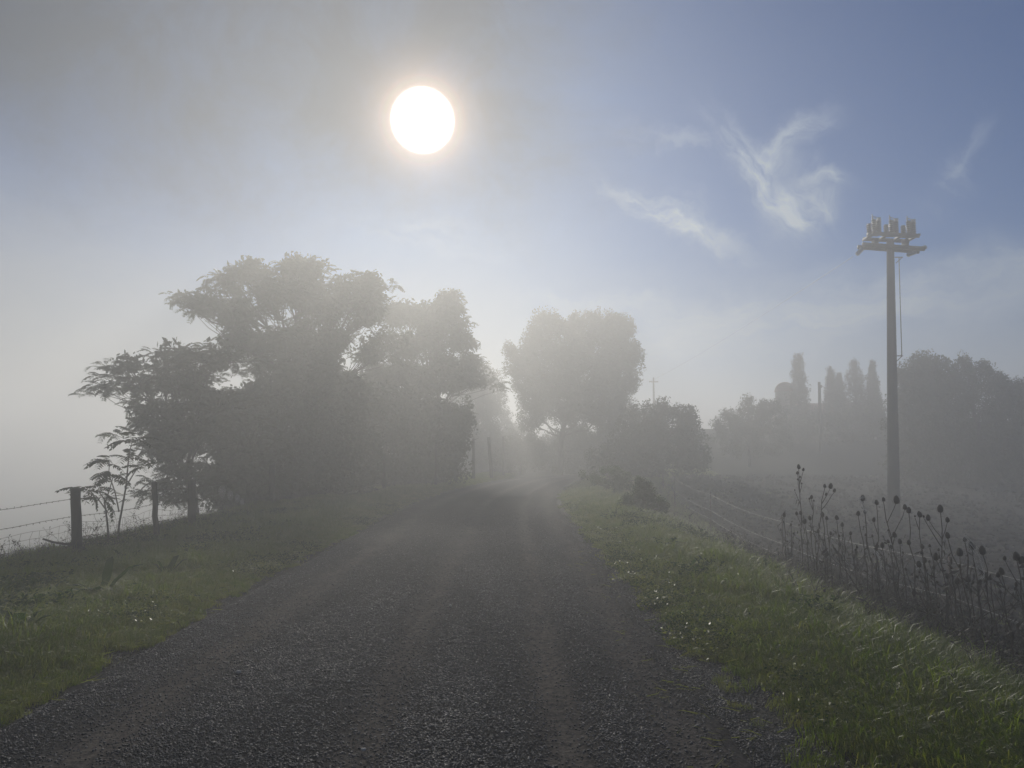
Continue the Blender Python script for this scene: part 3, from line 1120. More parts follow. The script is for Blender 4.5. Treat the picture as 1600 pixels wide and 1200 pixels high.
def tree(name, label, cat, base_px, D, lobes, per=30, kind='frond', fsize=(.55, .8), trunk_r=.16, group=None, mat=None,
         nf=6, fork=.35, shell=.45, depth=1.0, gz=None, stems=1, twigs=True, bark=None, flat=0.35, fill=.5):
    x = (base_px - 800) / F * D
    z = float(terrain(x, D)) if gz is None else gz
    base = np.array((x, D, z - .12))
    th = thing(name, tuple(base), label, cat, group)
    pts, cens = lobe_points(lobes, D, per, shell, depth, kind == 'frond')
    topz = max(c[2] for c in cens)
    wood = MB()
    cm = np.mean(cens, axis=0)
    for s in range(stems):
        off = np.array((rng.normal(0, .12), rng.normal(0, .12), 0)) * (stems > 1)
        crown = np.array((cm[0] + rng.normal(0, .3) * (stems > 1), D + (cm[1] - D) * .5, z + (topz - z) * .86))
        T = curve(base + off, crown, 0, 8, .035)
        wood.tube(T, np.linspace(trunk_r, trunk_r * .25, 8) / math.sqrt(stems), 8, True, .12)
        if s == 0:
            TT = T
    for c, pp in zip(cens, pts):
        hz_ = max(fork, min(.92, (c[2] - z) / (topz - z) * .72))
        k = hz_ * 7
        i = min(6, int(k))
        p0 = TT[i] + (TT[i + 1] - TT[i]) * (k - i)
        L = np.linalg.norm(c - p0)
        Bc = curve(p0, c, -.05 if c[2] > p0[2] else .12, 5)
        r0 = min(trunk_r * .5, .02 + .012 * L)
        wood.tube(Bc, np.linspace(r0, r0 * .4, 5), 5, False)
        if twigs:
            sub = pp[rng.permutation(len(pp))[:min(len(pp), 30)]]
            for q in sub:
                wood.tube(curve(Bc[rng.integers(2, 5)], q, -.04, 4), np.linspace(r0 * .3 + .004, .006, 4), 3, False)
    wood.build('trunk', bark or M_BARK, th)
    allp = np.concatenate(pts)
    Vs, Fs, n0 = [], [], 0
    if kind == 'frond':
        for v, (TV, TF) in enumerate(FROND):
            sel = np.repeat(allp[v::4], nf, axis=0)
            n = len(sel)
            if not n:
                continue
            pos = sel + rng.normal(0, .10, (n, 3)) * (1, 1, .7)
            eul = np.column_stack([rng.normal(0, .25, n), rng.normal(-.12, flat, n), rng.random(n) * 6.283])
            V, Fc = stamp(TV, TF, pos, eul, fsize[0] + (fsize[1] - fsize[0]) * rng.random(n))
            Vs.append(V)
            Fs += [f + n0 for f in Fc]
            n0 += len(V)
        for v, (TV, TF) in enumerate(CLUMP):
            c0 = np.repeat(np.array(cens), 1, axis=0)
            q = allp[rng.integers(0, len(allp), int(len(allp) * fill))]
            near = np.array([c0[np.argmin(((c0 - a_) ** 2).sum(1))] for a_ in q]).reshape(-1, 3)
            pos = near + (q - near) * rng.random((len(q), 1)) ** .5 * .85
            V, Fc = stamp(TV, TF, pos, rng.random((len(q), 3)) * 6.283, .7 + .4 * rng.random(len(q)))
            Vs.append(V)
            Fs += [f + n0 for f in Fc]
            n0 += len(V)
    else:
        for v, (TV, TF) in enumerate(CLUMP):
            sel = np.repeat(allp[v::3], nf, axis=0)
            n = len(sel)
            pos = sel + rng.normal(0, .16, (n, 3)) * fsize[1]
            eul = rng.random((n, 3)) * 6.283
            V, Fc = stamp(TV, TF, pos, eul, fsize[0] + (fsize[1] - fsize[0]) * rng.random(n))
            Vs.append(V)
            Fs += [f + n0 for f in Fc]
            n0 += len(V)
    me = mesh_arr('crown', np.concatenate(Vs) - base, Fs)
    me.materials.append(mat or (M_LEAF_TREE if kind == 'frond' else M_LEAF_DARK))
    o = bpy.data.objects.new('crown', me)
    COL.objects.link(o)
    o.parent = th
    return th


G_LEFT = 'feathery trees behind the left fence'
tree('roadside_tree', 'nearest feathery tree reaching furthest left behind the fence', 'tree', 318, 22.5,
     [(205, 578, 36, 16), (262, 548, 32, 18), (232, 612, 44, 26), (300, 590, 52, 34), (345, 560, 42, 30), (215, 645, 26, 20),
      (262, 668, 52, 34), (330, 660, 60, 44), (300, 730, 44, 44), (350, 745, 56, 50), (258, 705, 26, 20), (395, 700, 55, 55)],
     per=29, trunk_r=.14, group=G_LEFT, stems=2, fsize=(.30, .52), nf=8, fill=.1)
tree('roadside_tree', 'tallest feathery tree of the left clump with a flat layered top', 'tree', 470, 28.5,
     [(365, 438, 34, 17), (405, 420, 34, 13), (450, 424, 32, 16), (487, 420, 22, 13), (318, 478, 36, 13), (362, 488, 42, 22), (425, 470, 44, 28), (478, 458, 34, 30),
      (545, 448, 34, 18), (582, 452, 22, 16), (520, 480, 34, 26), (575, 492, 28, 26), (400, 530, 56, 28), (462, 540, 48, 42), (520, 545, 28, 30), (590, 540, 24, 20),
      (440, 600, 70, 44), (500, 620, 60, 44), (560, 610, 44, 30)],
     per=48, trunk_r=.2, group=G_LEFT, stems=2, fsize=(.34, .60), nf=8, fill=.25)
tree('roadside_tree', 'slender topped feathery tree at the right end of the left clump', 'tree', 655, 35,
     [(625, 492, 28, 18), (655, 488, 24, 14), (698, 466, 15, 13), (704, 492, 24, 18), (672, 520, 34, 20), (715, 530, 22, 22), (640, 548, 24, 20), (700, 570, 42, 26),
      (732, 578, 18, 18), (650, 600, 52, 30), (715, 600, 32, 14), (600, 600, 36, 34), (680, 640, 50, 26)],
     per=66, trunk_r=.17, group=G_LEFT, stems=2, fsize=(.34, .62), nf=8, fill=.5)
tree('thicket', 'dense leafy thicket filling the gap under the tallest left tree', 'bush', 455, 27.5,
     [(380, 660, 60, 44), (460, 670, 66, 46), (420, 720, 80, 40), (520, 700, 60, 46), (480, 745, 80, 36), (380, 760, 50, 36), (540, 740, 50, 34)],
     per=36, kind='leaf', trunk_r=.1, group='thickets under the left trees', fork=.2, fsize=(.55, .9), nf=4, stems=3, twigs=False)
tree('thicket', 'dense leafy thicket below the slender tree by the road bend', 'bush', 620, 33,
     [(560, 660, 56, 40), (630, 660, 60, 40), (600, 705, 70, 40), (680, 690, 44, 42), (700, 665, 36, 24), (620, 740, 60, 26), (680, 730, 40, 26)],
     per=46, kind='leaf', trunk_r=.1, group='thickets under the left trees', fork=.2, fsize=(.55, .9), nf=4, stems=3, twigs=False)
tree('distant_tree', 'pale tree half lost in fog just behind the left clump', 'tree', 742, 58,
     [(742, 590, 26, 22), (765, 608, 22, 26), (738, 630, 34, 26), (770, 634, 16, 18), (740, 660, 36, 20)], per=60, kind='leaf', fsize=(.7, 1.0), nf=3, trunk_r=.2, mat=M_LEAF_DARK)
tree('distant_tree', 'small faint round tree in the gap beyond the road bend', 'tree', 786, 66,
     [(784, 648, 13, 11), (786, 668, 20, 14), (808, 676, 14, 8)], per=90, kind='leaf', fsize=(.6, .9), nf=3, trunk_r=.14)
tree('lone_tree', 'dense round crowned tree standing where the road bends', 'tree', 874, 47,
     [(850, 508, 17, 13), (886, 504, 26, 12), (930, 506, 30, 13), (964, 512, 22, 15), (838, 530, 20, 18), (880, 535, 40, 28), (935, 540, 42, 32), (972, 548, 22, 30),
      (815, 552, 22, 15), (812, 575, 20, 14), (850, 580, 36, 30), (910, 590, 50, 36), (965, 592, 30, 28), (838, 612, 22, 16), (880, 620, 42, 26), (940, 622, 44, 26),
      (836, 642, 22, 12), (826, 660, 16, 8), (905, 648, 34, 16), (955, 648, 30, 20), (797, 548, 9, 7), (846, 494, 8, 6), (957, 497, 10, 7), (984, 520, 8, 8), (995, 556, 7, 12), (806, 600, 8, 8), (822, 630, 8, 7)],
     per=80, kind='leaf', fsize=(.5, .85), nf=4, trunk_r=.2, fork=.3, shell=.35)
tree('distant_hedge', 'long faint hedge closing the view beyond the road bend', 'hedge', 790, 58,
     [(715, 690, 34, 26), (755, 695, 34, 24), (790, 700, 30, 22), (830, 702, 34, 20), (870, 704, 36, 20), (905, 700, 34, 22), (730, 720, 50, 18), (800, 722, 50, 16), (870, 722, 50, 16)],
     per=70, kind='leaf', fsize=(.8, 1.2), nf=3, trunk_r=.1, fork=.1)
G_HEDGE = 'bushes around the road bend'
tree('round_bush', 'low rounded bush behind the last fence posts', 'bush', 815, 49, [(812, 700, 34, 18), (838, 706, 24, 14), (790, 712, 20, 12), (815, 720, 40, 12)],
     per=80, kind='leaf', fsize=(.45, .7), nf=4, trunk_r=.06, fork=.15, group=G_HEDGE)
tree('round_bush', 'broad bush below the round crowned tree, right of the road', 'bush', 925, 51,
     [(880, 712, 30, 22), (920, 690, 44, 30), (960, 700, 50, 34), (930, 725, 50, 16)], per=60, kind='leaf', fsize=(.5, .8), nf=4, trunk_r=.08, fork=.15, group=G_HEDGE)
tree('round_bush', 'wide hedge like bush with a small tree top at its right end', 'bush', 1030, 39,
     [(1000, 665, 34, 24), (1045, 665, 34, 28), (1072, 648, 17, 12), (1000, 705, 44, 34), (1045, 710, 42, 32), (1080, 690, 16, 30), (960, 725, 34, 24)],
     per=52, kind='leaf', fsize=(.5, .8), nf=4, trunk_r=.08, fork=.15, group=G_HEDGE, stems=2)
tree('small_bush', 'small dark bush on the right verge before the wire fence', 'bush', 1003, 19,
     [(990, 782, 14, 12), (1006, 768, 13, 15), (1022, 782, 13, 11), (1000, 755, 6, 8), (1032, 790, 9, 8), (978, 792, 9, 7)], per=85, kind='leaf', fsize=(.13, .24), nf=8, trunk_r=.02, fork=.15, mat=M_WEED)
tree('small_bush', 'faint scrubby bush on the right verge beside the road', 'bush', 955, 25,
     [(950, 745, 30, 13), (975, 752, 24, 12)], per=55, kind='leaf', fsize=(.16, .3), nf=8, trunk_r=.02, fork=.15, mat=M_WEED)
tree('fruit_tree', 'bushy fruit tree with upright shoots on the field bank', 'tree', 1168, 47,
     [(1140, 662, 22, 16), (1168, 655, 26, 20), (1200, 650, 20, 24), (1150, 685, 34, 22), (1195, 685, 34, 24), (1132, 648, 6, 5), (1160, 637, 4, 12), (1175, 634, 5, 12), (1192, 636, 5, 10), (1206, 632, 5, 10)],
     per=70, kind='leaf', fsize=(.4, .65), nf=4, trunk_r=.1, fork=.2)
G_R = 'leafy trees along the right edge'
tree('field_tree', 'leafy tree directly right of the utility pole', 'tree', 1450, 38,
     [(1440, 572, 22, 14), (1425, 595, 24, 20), (1462, 590, 30, 22), (1435, 630, 36, 30), (1475, 630, 36, 34), (1440, 680, 46, 40), (1490, 690, 40, 40), (1450, 725, 50, 26)],
     per=60, kind='leaf', fsize=(.45, .75), nf=5, trunk_r=.16, fork=.2, group=G_R)
tree('field_tree', 'tree with thin airy top shoots right of the pole', 'tree', 1525, 37,
     [(1492, 572, 18, 12), (1505, 560, 9, 9), (1525, 575, 22, 12), (1510, 600, 30, 22), (1545, 595, 24, 18), (1520, 640, 40, 32), (1550, 690, 46, 40), (1510, 725, 40, 26)],
     per=38, kind='leaf', fsize=(.42, .7), nf=4, trunk_r=.15, fork=.2, group=G_R)
tree('field_tree', 'rounded tree cut by the right edge of the picture', 'tree', 1600, 36,
     [(1570, 602, 16, 12), (1585, 620, 22, 20), (1625, 630, 34, 30), (1580, 660, 36, 34), (1630, 690, 46, 44), (1585, 720, 40, 32)],
     per=60, kind='leaf', fsize=(.45, .75), nf=5, trunk_r=.15, fork=.2, group=G_R)
tree('field_bush', 'low scrub joining the cypresses at the foot of the bank', 'bush', 1345, 52,
     [(1300, 665, 30, 22), (1345, 665, 34, 24), (1385, 655, 20, 24), (1240, 672, 26, 20)], per=60, kind='leaf', fsize=(.5, .8), nf=4, trunk_r=.06, fork=.15)


def cypress(base_px, py_top, half_w, D, label, ragged=.25, tops=1, py_base=690):
    x = (base_px - 800) / F * D
    z = float(terrain(x, D))
    base = np.array((x, D, z - .1))
    th = thing('cypress', tuple(base), label, 'cypress', 'dark cypresses on the field bank')
    top = at(base_px, py_top, D)[2]
    H = top - z
    w = half_w / F * D
    wood = MB()
    wood.tube([base, base + (0, 0, H * .9)], (.12, .03), 6)
    wood.build('trunk', M_BARK, th)
    n = int(900 * H / 7)
    f = rng.random(n) ** .9
    prof = 1.45 * np.minimum(1, .6 + f * 3) * np.clip(1 - f, .004, 1) ** .62
    a = rng.random(n) * 6.283
    r_ = w * 1.35 * prof * np.sqrt(.25 + .75 * rng.random(n)) * (1 + ragged * rng.normal(size=n) * .5)
    pos = np.column_stack([x + r_ * np.cos(a), D + r_ * np.sin(a), z + .25 + f * (H - .6)])
    if tops > 1:
        pos[:, 0] += np.where(rng.random(n) < .5, -1, 1) * w * .35 * sm(f, .6, .9)
    # upward flame shaped sprays
    r2 = random.Random(5)
    TV, TF = small_leaf_clump(24, .16, .7, .07, r2)
    eul = np.column_stack([rng.normal(0, .22, n), rng.normal(0, .22, n), rng.random(n) * 6.283])
    V, Fc = stamp(TV, TF, pos, eul, (.6 + .7 * rng.random(n)) * (1 - .5 * f))
    me = mesh_arr('crown', V - base, Fc)
    me.materials.append(M_LEAF_CYP)
    o = bpy.data.objects.new('crown', me)
    COL.objects.link(o)
    o.parent = th


cypress(1250, 552, 10, 53, 'tallest cypress with a split tip beside the domed tower', .3, 2)
cypress(1300, 572, 8, 54, 'slim cypress just right of the thin far pole', .25)
cypress(1313, 582, 7, 55.5, 'shortest cypress leaning on the slim one', .25)
cypress(1338, 560, 14, 54, 'broad ragged cypress with layered sides', .9)
cypress(1366, 562, 8, 53, 'narrow pointed cypress just left of the utility pole', .15)

# ------------------------------------------------------------------ far buildings
# domed round tower beside the tallest cypress
p = at(1229, 690, 54)
tx, ty = p[0], 54.0
tz = float(terrain(tx, ty)) - .2
th = thing('tower', (tx, ty, tz), 'squat round tower with a domed top left of the tallest cypress', 'tower')
ht = at(1229, 612, 54)[2] - tz
mb = MB()
mb.lathe((tx, ty, tz), (0, 0, 1), [(0, .72), (ht, .68)], 24)
mb.build('wall', M_STONE, th, True)
mb = MB()
dome = at(1229, 598, 54)[2] - tz - ht
mb.lathe((tx, ty, tz + ht), (0, 0, 1), [(0, .74), (.05, .74)] + [(.05 + dome * math.sin(a), .70 * math.cos(a) + .01) for a in np.linspace(0, math.pi / 2, 7)], 24)
mb.build('dome', M_ROOF, th, True)
mb = MB()
mb.box((tx, ty - .74, tz + ht * .6), (.35, .06, .55))
mb.build('window', M_PANE, th)

# farmhouse whose roof shows between cypresses
fx, fy = (1282 - 800) / F * 60, 60.0
fz = float(terrain(fx, fy)) - .1
th = thing('farmhouse', (fx, fy, fz), 'low farmhouse whose sloping roof shows between the cypresses', 'house')
eave = at(1282, 648, 57)[2] - fz
ridge = at(1282, 634, 60)[2] - fz
mb = MB()
mb.box((fx, fy, fz + eave / 2), (7.0, 5.0, eave))
mb.build('wall', M_WALL, th)
mb = MB()
V = []
for sx in (-3.8, 3.8):
    V += [(fx + sx, fy - 2.9, fz + eave - .1), (fx + sx, fy, fz + ridge), (fx + sx, fy + 2.9, fz + eave - .1),
          (fx + sx, fy - 2.9, fz + eave + .08), (fx + sx, fy, fz + ridge + .2), (fx + sx, fy + 2.9, fz + eave + .08)]
mb.add(V, [(0, 1, 7, 6), (1, 2, 8, 7), (3, 9, 10, 4), (4, 10, 11, 5), (0, 6, 9, 3), (2, 5, 11, 8), (0, 3, 4, 1), (1, 4, 5, 2), (6, 7, 10, 9), (7, 8, 11, 10)])
rf = mb.build('roof', M_ROOF, th)
mb = MB()
mb.box((fx + 2.2, fy + .6, fz + ridge + .2), (.5, .5, .8))
mb.build('chimney', M_WALL, rf, origin=np.array(th.location))
for dx in (-2, 2):
    mb = MB()
    mb.box((fx + dx, fy - 2.52, fz + eave * .55), (.9, .06, 1.0))
    mb.build('window', M_PANE, th)
mb = MB()
mb.box((fx, fy - 2.53, fz + 1.0), (1.0, .08, 2.0))
mb.build('door', M_SHUT, th)


# ------------------------------------------------------------------ utility poles
def ribbed(mb, base, axis, length, r=.055, ribs=5, core=.028):
    prof = [(0, core)]
    for k in range(ribs):
        a = length * (k + .15) / ribs
        b_ = length * (k + .85) / ribs
        prof += [(a, core), (a + .008, r), ((a + b_) / 2, r * .8), (b_, core)]
    prof += [(length, core), (length, 0.001)]
    mb.lathe(base, axis, prof, 10)


D = 25.0
PB = at(1396, 795, D)
PT = at(1391, 376, D)
pbx, pbz = PB[0], float(terrain(PB[0], D)) - .1
pole = thing('utility_pole', (pbx, D, pbz), 'tall concrete utility pole with crossarm and switchgear rising from the field', 'utility pole', 'poles of the power line')
top = PT[2]
ux = PT[0]
mb = MB()
mb.tube([(pbx + (ux - pbx) * t, D, pbz + (top - pbz) * t) for t in np.linspace(0, 1, 6)], np.linspace(.20, .115, 6), 16)
mb.build('shaft', M_CONCRETE, pole, True)
Zc = at(1391, 388, D)[2]
a, b_ = at(1344, 384, D), at(1440, 391, D)
mb = MB()
ang_ = math.atan2(b_[2] - a[2], b_[0] - a[0])
My = Matrix.Rotation(-ang_, 3, 'Y')
mid = (a + b_) / 2
mb.box((mid[0], D - .17, mid[2]), (np.linalg.norm(b_ - a), .09, .13), M=My)
mb.box((mid[0], D + .17, mid[2]), (np.linalg.norm(b_ - a), .09, .13), M=My)
mb.build('crossarm', M_STEEL, pole)
# platform frame above the crossarm
f0, f1 = at(1356, 369, D), at(1428, 373, D)
mb = MB()
for dy in (-.33, .33):
    mb.box(((f0[0] + f1[0]) / 2, D + dy, (f0[2] + f1[2]) / 2), (f1[0] - f0[0], .06, .12), M=Matrix.Rotation(.05, 3, 'Y'))
for px_ in (1356, 1380, 1404, 1428):
    q = at(px_, 371, D)
    mb.box((q[0], D, q[2]), (.07, .70, .07))
for px_ in (1367, 1414):
    q0, q1 = at(px_, 374, D), at(px_, 387, D)
    mb.box((q0[0], D, (q0[2] + q1[2]) / 2), (.07, .34, q0[2] - q1[2]))
mb.build('frame', M_STEEL, pole)
for cx_ in (1365, 1392, 1419):
    dz = (cx_ - 1365) * .05
    sw = MB()
    q = at(cx_, 368 + dz, D)
    sw.box((q[0], D, q[2] + .05), (.38, .22, .1))
    sobj = sw.build('switch', M_STEEL, pole)
    for k, (ox, oy) in enumerate(((-.11, -.28), (-.02, .25), (.13, -.1))):
        im = MB()
        ribbed(im, (q[0] + ox, D + oy, q[2] + .06), (0, 0, 1), .42, .10, 6, .07)
        im.build('insulator', M_INSUL, sobj, True, origin=np.array(pole.location))
    im = MB()
    zt = q[2] + .46
    im.tube([(q[0] - .16, D - .3, zt), (q[0] - .16, D - .28, zt + .18)], .02, 6)
    im.tube([(q[0] - .11, D - .28, zt + .02), (q[0] - .04, D, zt + .16), (q[0] + .04, D, zt + .2), (q[0] + .13, D - .1, zt + .1)], .018, 6)
    im.box((q[0] + .15, D - .1, zt + .06), (.1, .1, .14))
    im.build('contact_blade', M_GLASSY, sobj, origin=np.array(pole.location))
for (p0, p1, dy) in (((1347, 389), (1333, 401), -.25), ((1368, 381), (1352, 386), .3), ((1435, 390), (1455, 382), .3), ((1430, 394), (1411, 402), -.25)):
    q0, q1 = at(*p0, D), at(*p1, D)
    q1[1] += dy
    im = MB()
    ribbed(im, q0, q1 - q0, float(np.linalg.norm(q1 - q0)), .075, 4, .02)
    im.tube([q0, q0 + (q0 - q1) * .25], .014, 5)
    im.build('string_insulator', M_GLASSY, pole, True)
mb = MB()
r0, r1 = at(1404.5, 402, D), at(1409, 553, D)
mb.tube([r0, r1], .014, 6)
mb.tube([r1, r1 + (-.02, 0, -.1)], .02, 6)
mb.build('operating_rod', M_CABLE, pole)
for yy, sx in ((402, .16), (556, .2)):
    q = at(1396, yy, D)
    mb = MB()
    mb.box((q[0] + .18, D, q[2]), (.26, .03, .03))
    mb.tube([(q[0] + .08, D, q[2] - .2), (q[0] + .3, D, q[2])], .014, 5)
    mb.build('bracket', M_STEEL, pole)

# next pole of the line, far off and thin, and the small pole by the farmhouse
Dm = 72
q = at(1021, 590, Dm)
gz = float(terrain(q[0], Dm)) - .1
far_pole = thing('utility_pole', (q[0], Dm, gz), 'faint thin pole rising behind the hedge right of the round tree', 'utility pole', 'poles of the power line')
mb = MB()
mb.tube([(q[0], Dm, gz), (q[0], Dm, q[2])], (.13, .07), 8)
mb.build('shaft', M_POST, far_pole)
mb = MB()
mb.box((q[0], Dm, q[2] - .4), (.9, .1, .1))
mb.build('crossarm', M_STEEL, far_pole)
Dp = 50
q2 = at(1280, 597, Dp)
gz = float(terrain(q2[0], Dp)) - .1
sp = thing('utility_pole', (q2[0], Dp, gz), 'short plain pole between the tallest cypress and the slim one', 'utility pole', 'poles of the power line')
mb = MB()
mb.tube([(q2[0] - .03, Dp, gz), (q2[0], Dp, q2[2])], (.12, .09), 10)
mb.build('shaft', M_POST, sp)
mb = MB()
mb.box((q2[0] + .06, Dp - .1, q2[2] - .3), (.12, .08, .2))
mb.build('bracket', M_STEEL, sp)


def cable(p, q, sag, r, label):
    t = np.linspace(0, 1, 24)[:, None]
    P = np.asarray(p) + (np.asarray(q) - p) * t
    P[:, 2] -= (4 * t[:, 0] * (1 - t[:, 0])) * sag
    o_ = P[0].copy()
    mb_ = MB()
    mb_.tube(P, r, 5, False)
    c = mb_.build('overhead_cable', M_CABLE, origin=o_)
    tag(c, label, 'cable', 'overhead cables')


cable(at(1333, 401, D), q + np.array((-.3, 0, -.35)), .2, .006, 'thin overhead cable running from the tall pole to the faint pole')
cable(at(1281, 601, Dp), at(1356, 640, 57), .1, .02, 'thin cable sloping down right from the short plain pole')

# ------------------------------------------------------------------ left fence
lf = thing('wire_fence', (-6.7, 11.6, -.2), 'wooden post fence with barbed wire and netting along the left verge', 'fence')
posts = [(-330, 800, 905, 7.2, .075, 0), (120, 763, 892, 11.6, .075, 3), (243, 753, 856, 14.0, .05, 4), (300, 750, 845, 15.2, .075, 0), (425, 726, 795, 22, .085, 0), (518, 728, 785, 27, .08, 0),
         (600, 712, 775, 29.5, .06, 1), (681, 688, 765, 32, .06, 0), (712, 685, 758, 35, .07, 0), (740, 685, 755, 38, .07, 0), (766, 683, 752, 40, .09, 5), (786, 682, 745, 44, .07, 0)]
post_xyz = []
for (px_, pt, pb, Dd, r_, lean) in posts:
    T = at(px_ - lean * .5, pt, Dd)
    Bm = at(px_ + lean * .5, pb, Dd)
    gzz = float(terrain(Bm[0], Dd)) - .15
    Bm[2] = min(gzz, Bm[2])
    mb = MB()
    P = [Bm + (T - Bm) * t for t in np.linspace(0, 1, 7)]
    for k in range(1, 6):
        P[k] = P[k] + np.array((rng.normal(0, .008), 0, 0))
    P.insert(-1, P[-1] - (T - Bm) * .01)
    rads = [r_ * s for s in (1.05, 1.06, 1.0, 1.03, .97, .99, .97, .82)]
    mb.tube(P, rads, 9, True, .13)
    mb.build('post', M_POST, lf, True)
    post_xyz.append((Bm, T))


def fence_line(ff, wire_r, barbs, nm, mat, z_top=None):
    """one strand at fraction ff of each post's height above ground, sagging between posts"""
    mb_ = MB()
    keys = []
    for Bm, T in post_xyz:
        g = max(Bm[2] + .15, T[2] - 1.45)
        keys.append(np.array((T[0], T[1] - .07, g + (T[2] - g) * ff)))
    for a_, b2 in zip(keys[:-1], keys[1:]):
        L = np.linalg.norm(b2 - a_)
        n = max(4, int(L / .5))
        t = np.linspace(0, 1, n)[:, None]
        P = a_ + (b2 - a_) * t
        P[:, 2] -= 4 * t[:, 0] * (1 - t[:, 0]) * .02 * L * .5
        P[1:-1, 2] += rng.normal(0, .006, n - 2)
        mb_.tube(P, wire_r, 4, False)
        if barbs and a_[1] < 26:
            nb = int(L / .13)
            for k in range(nb):
                c = a_ + (b2 - a_) * ((k + .5) / nb)
                c[2] -= 4 * ((k + .5) / nb) * (1 - (k + .5) / nb) * .01 * L
                for s in range(2):
                    v = rng.normal(size=3)
                    v = v / np.linalg.norm(v) * .017
                    mb_.tube([c - v, c + v], .0026, 3, False)
    mb_.build(nm, mat, lf)
    return keys


fence_line(.86, .0036, True, 'barbed_wire', M_RUSTWIRE)
fence_line(.62, .0034, True, 'barbed_wire', M_RUSTWIRE)
# woven netting below: horizontal strands and kinked uprights as one hanging net
mb = MB()
keyl = []
for Bm, T in post_xyz[:6]:
    g = max(Bm[2] + .15, T[2] - 1.45)
    keyl.append((np.array((T[0], T[1] + .08, g)), T[2] - g))
fr = (.54, .44, .33, .22, .12, .03)
for (a_, ha), (b2, hb) in zip(keyl[:-1], keyl[1:]):
    L = np.linalg.norm(b2 - a_)
    n = max(5, int(L / .2))
    t = np.linspace(0, 1, n)[:, None]
    rows = []
    for f_ in fr:
        P = (a_ + np.array((0, 0, ha * f_))) * (1 - t) + (b2 + np.array((0, 0, hb * f_))) * t
        P[:, 2] -= 4 * t[:, 0] * (1 - t[:, 0]) * .07 * (f_ / .54) + rng.normal(0, .007, n)
        P[:, 1] += rng.normal(0, .01, n)
        mb.tube(P, .0024, 3, False)
        rows.append(P)
    for k in range(n):
        mb.tube([rw[k] + np.array((rng.normal(0, .012), 0, 0)) for rw in rows], .0022, 3, False)
mb.build('wire_netting', M_RUSTWIRE, lf)

# ------------------------------------------------------------------ right fence
rf_ = thing('wire_fence', (5.5, 12, -.85), 'low three strand wire fence on thin stakes beside the ploughed field', 'fence')
rk = [(5.6, 4.5), (5.5, 9.6), (5.4, 15.2), (5.5, 21), (5.7, 26.5), (6.6, 33)]
zt = [.26, .20, .16, .36, .60, .8]
gaps = (0, .44, .68)
for k, (x_, y_) in enumerate(rk):
    mb = MB()
    g = float(terrain(x_, y_)) - .2
    mb.tube([(x_, y_, g), (x_ + .02, y_, zt[k] + .05)], (.016, .014), 6)
    mb.build('stake', M_RUSTWIRE, rf_)
for gp in gaps:
    mb = MB()
    for k in range(len(rk) - 1):
        a_ = np.array((rk[k][0], rk[k][1], zt[k] - gp))
        b2 = np.array((rk[k + 1][0], rk[k + 1][1], zt[k + 1] - gp))
        t = np.linspace(0, 1, 14)[:, None]
        P = a_ + (b2 - a_) * t
        P[:, 2] -= 4 * t[:, 0] * (1 - t[:, 0]) * (.04 + .05 * rng.random())
        mb.tube(P, .0029, 5, False)
    mb.build('wire', M_WIRE, rf_)


# ------------------------------------------------------------------ sapling and small things by the left fence
def frond_at(mb_, p, yaw, pitch, size, v):
    TV, TF = FROND[v]
    V, Fc = stamp(TV, TF, np.array([p]), np.array([(0, pitch, yaw)]), np.array([size]))
    mb_.add(V, Fc[0])


Ds = 13.2
th = thing('sapling', tuple(at(176, 868, Ds)), 'slim two stemmed sapling with feathery leaves behind the first fence posts', 'sapling')
wood, crown = MB(), MB()
stems = [[(171, 872), (168, 820), (163, 780), (152, 765)], [(181, 872), (186, 820), (197, 760), (201, 715), (206, 690)],
         [(186, 800), (180, 770), (170, 740), (171, 722)], [(163, 790), (172, 762), (176, 748)], [(197, 760), (212, 735), (222, 728)], [(168, 800), (150, 775), (135, 770)]]
tips = []
for s in stems:
    P = [at(a_, b2, Ds + rng.normal(0, .06)) for a_, b2 in s]
    wood.tube(P, np.linspace(.022 if len(s) > 3 and s[0][1] > 860 else .012, .006, len(P)), 6)
    tips.append(P[-1])
    if len(s) > 3:
        tips.append(P[-2])
wood.build('trunk', M_TWIG, th)
for tp in tips:
    for k in range(7):
        frond_at(crown, tp + rng.normal(0, .03, 3), rng.random() * 6.28, rng.normal(-.15, .3), .30 + .22 * rng.random(), rng.integers(0, 4))
crown.build('crown', M_LEAF_TREE, th)

mb = MB()
pts_ = [at(a_, b2, 11.75) for a_, b2 in ((67, 842), (82, 847), (100, 850), (120, 851), (133, 858), (143, 867), (152, 874))]
mb.tube(pts_, (.014, .018, .019, .02, .02, .02, .018), 7, True, .15)
o = mb.build('bent_branch', M_HOSE, origin=pts_[3])
tag(o, 'black bent branch caught in the netting beside the nearest full post', 'branch')
mb = MB()
pts_ = [at(a_, b2, 13.2) for a_, b2 in ((258, 842), (248, 844), (240, 850), (234, 862), (231, 872))]
mb.tube(pts_, (.012, .016, .018, .018, .02), 6, True, .2)
o = mb.build('fallen_stick', M_HOSE, origin=pts_[2])
tag(o, 'dark crooked stick leaning at the foot of the thin fence post', 'stick')


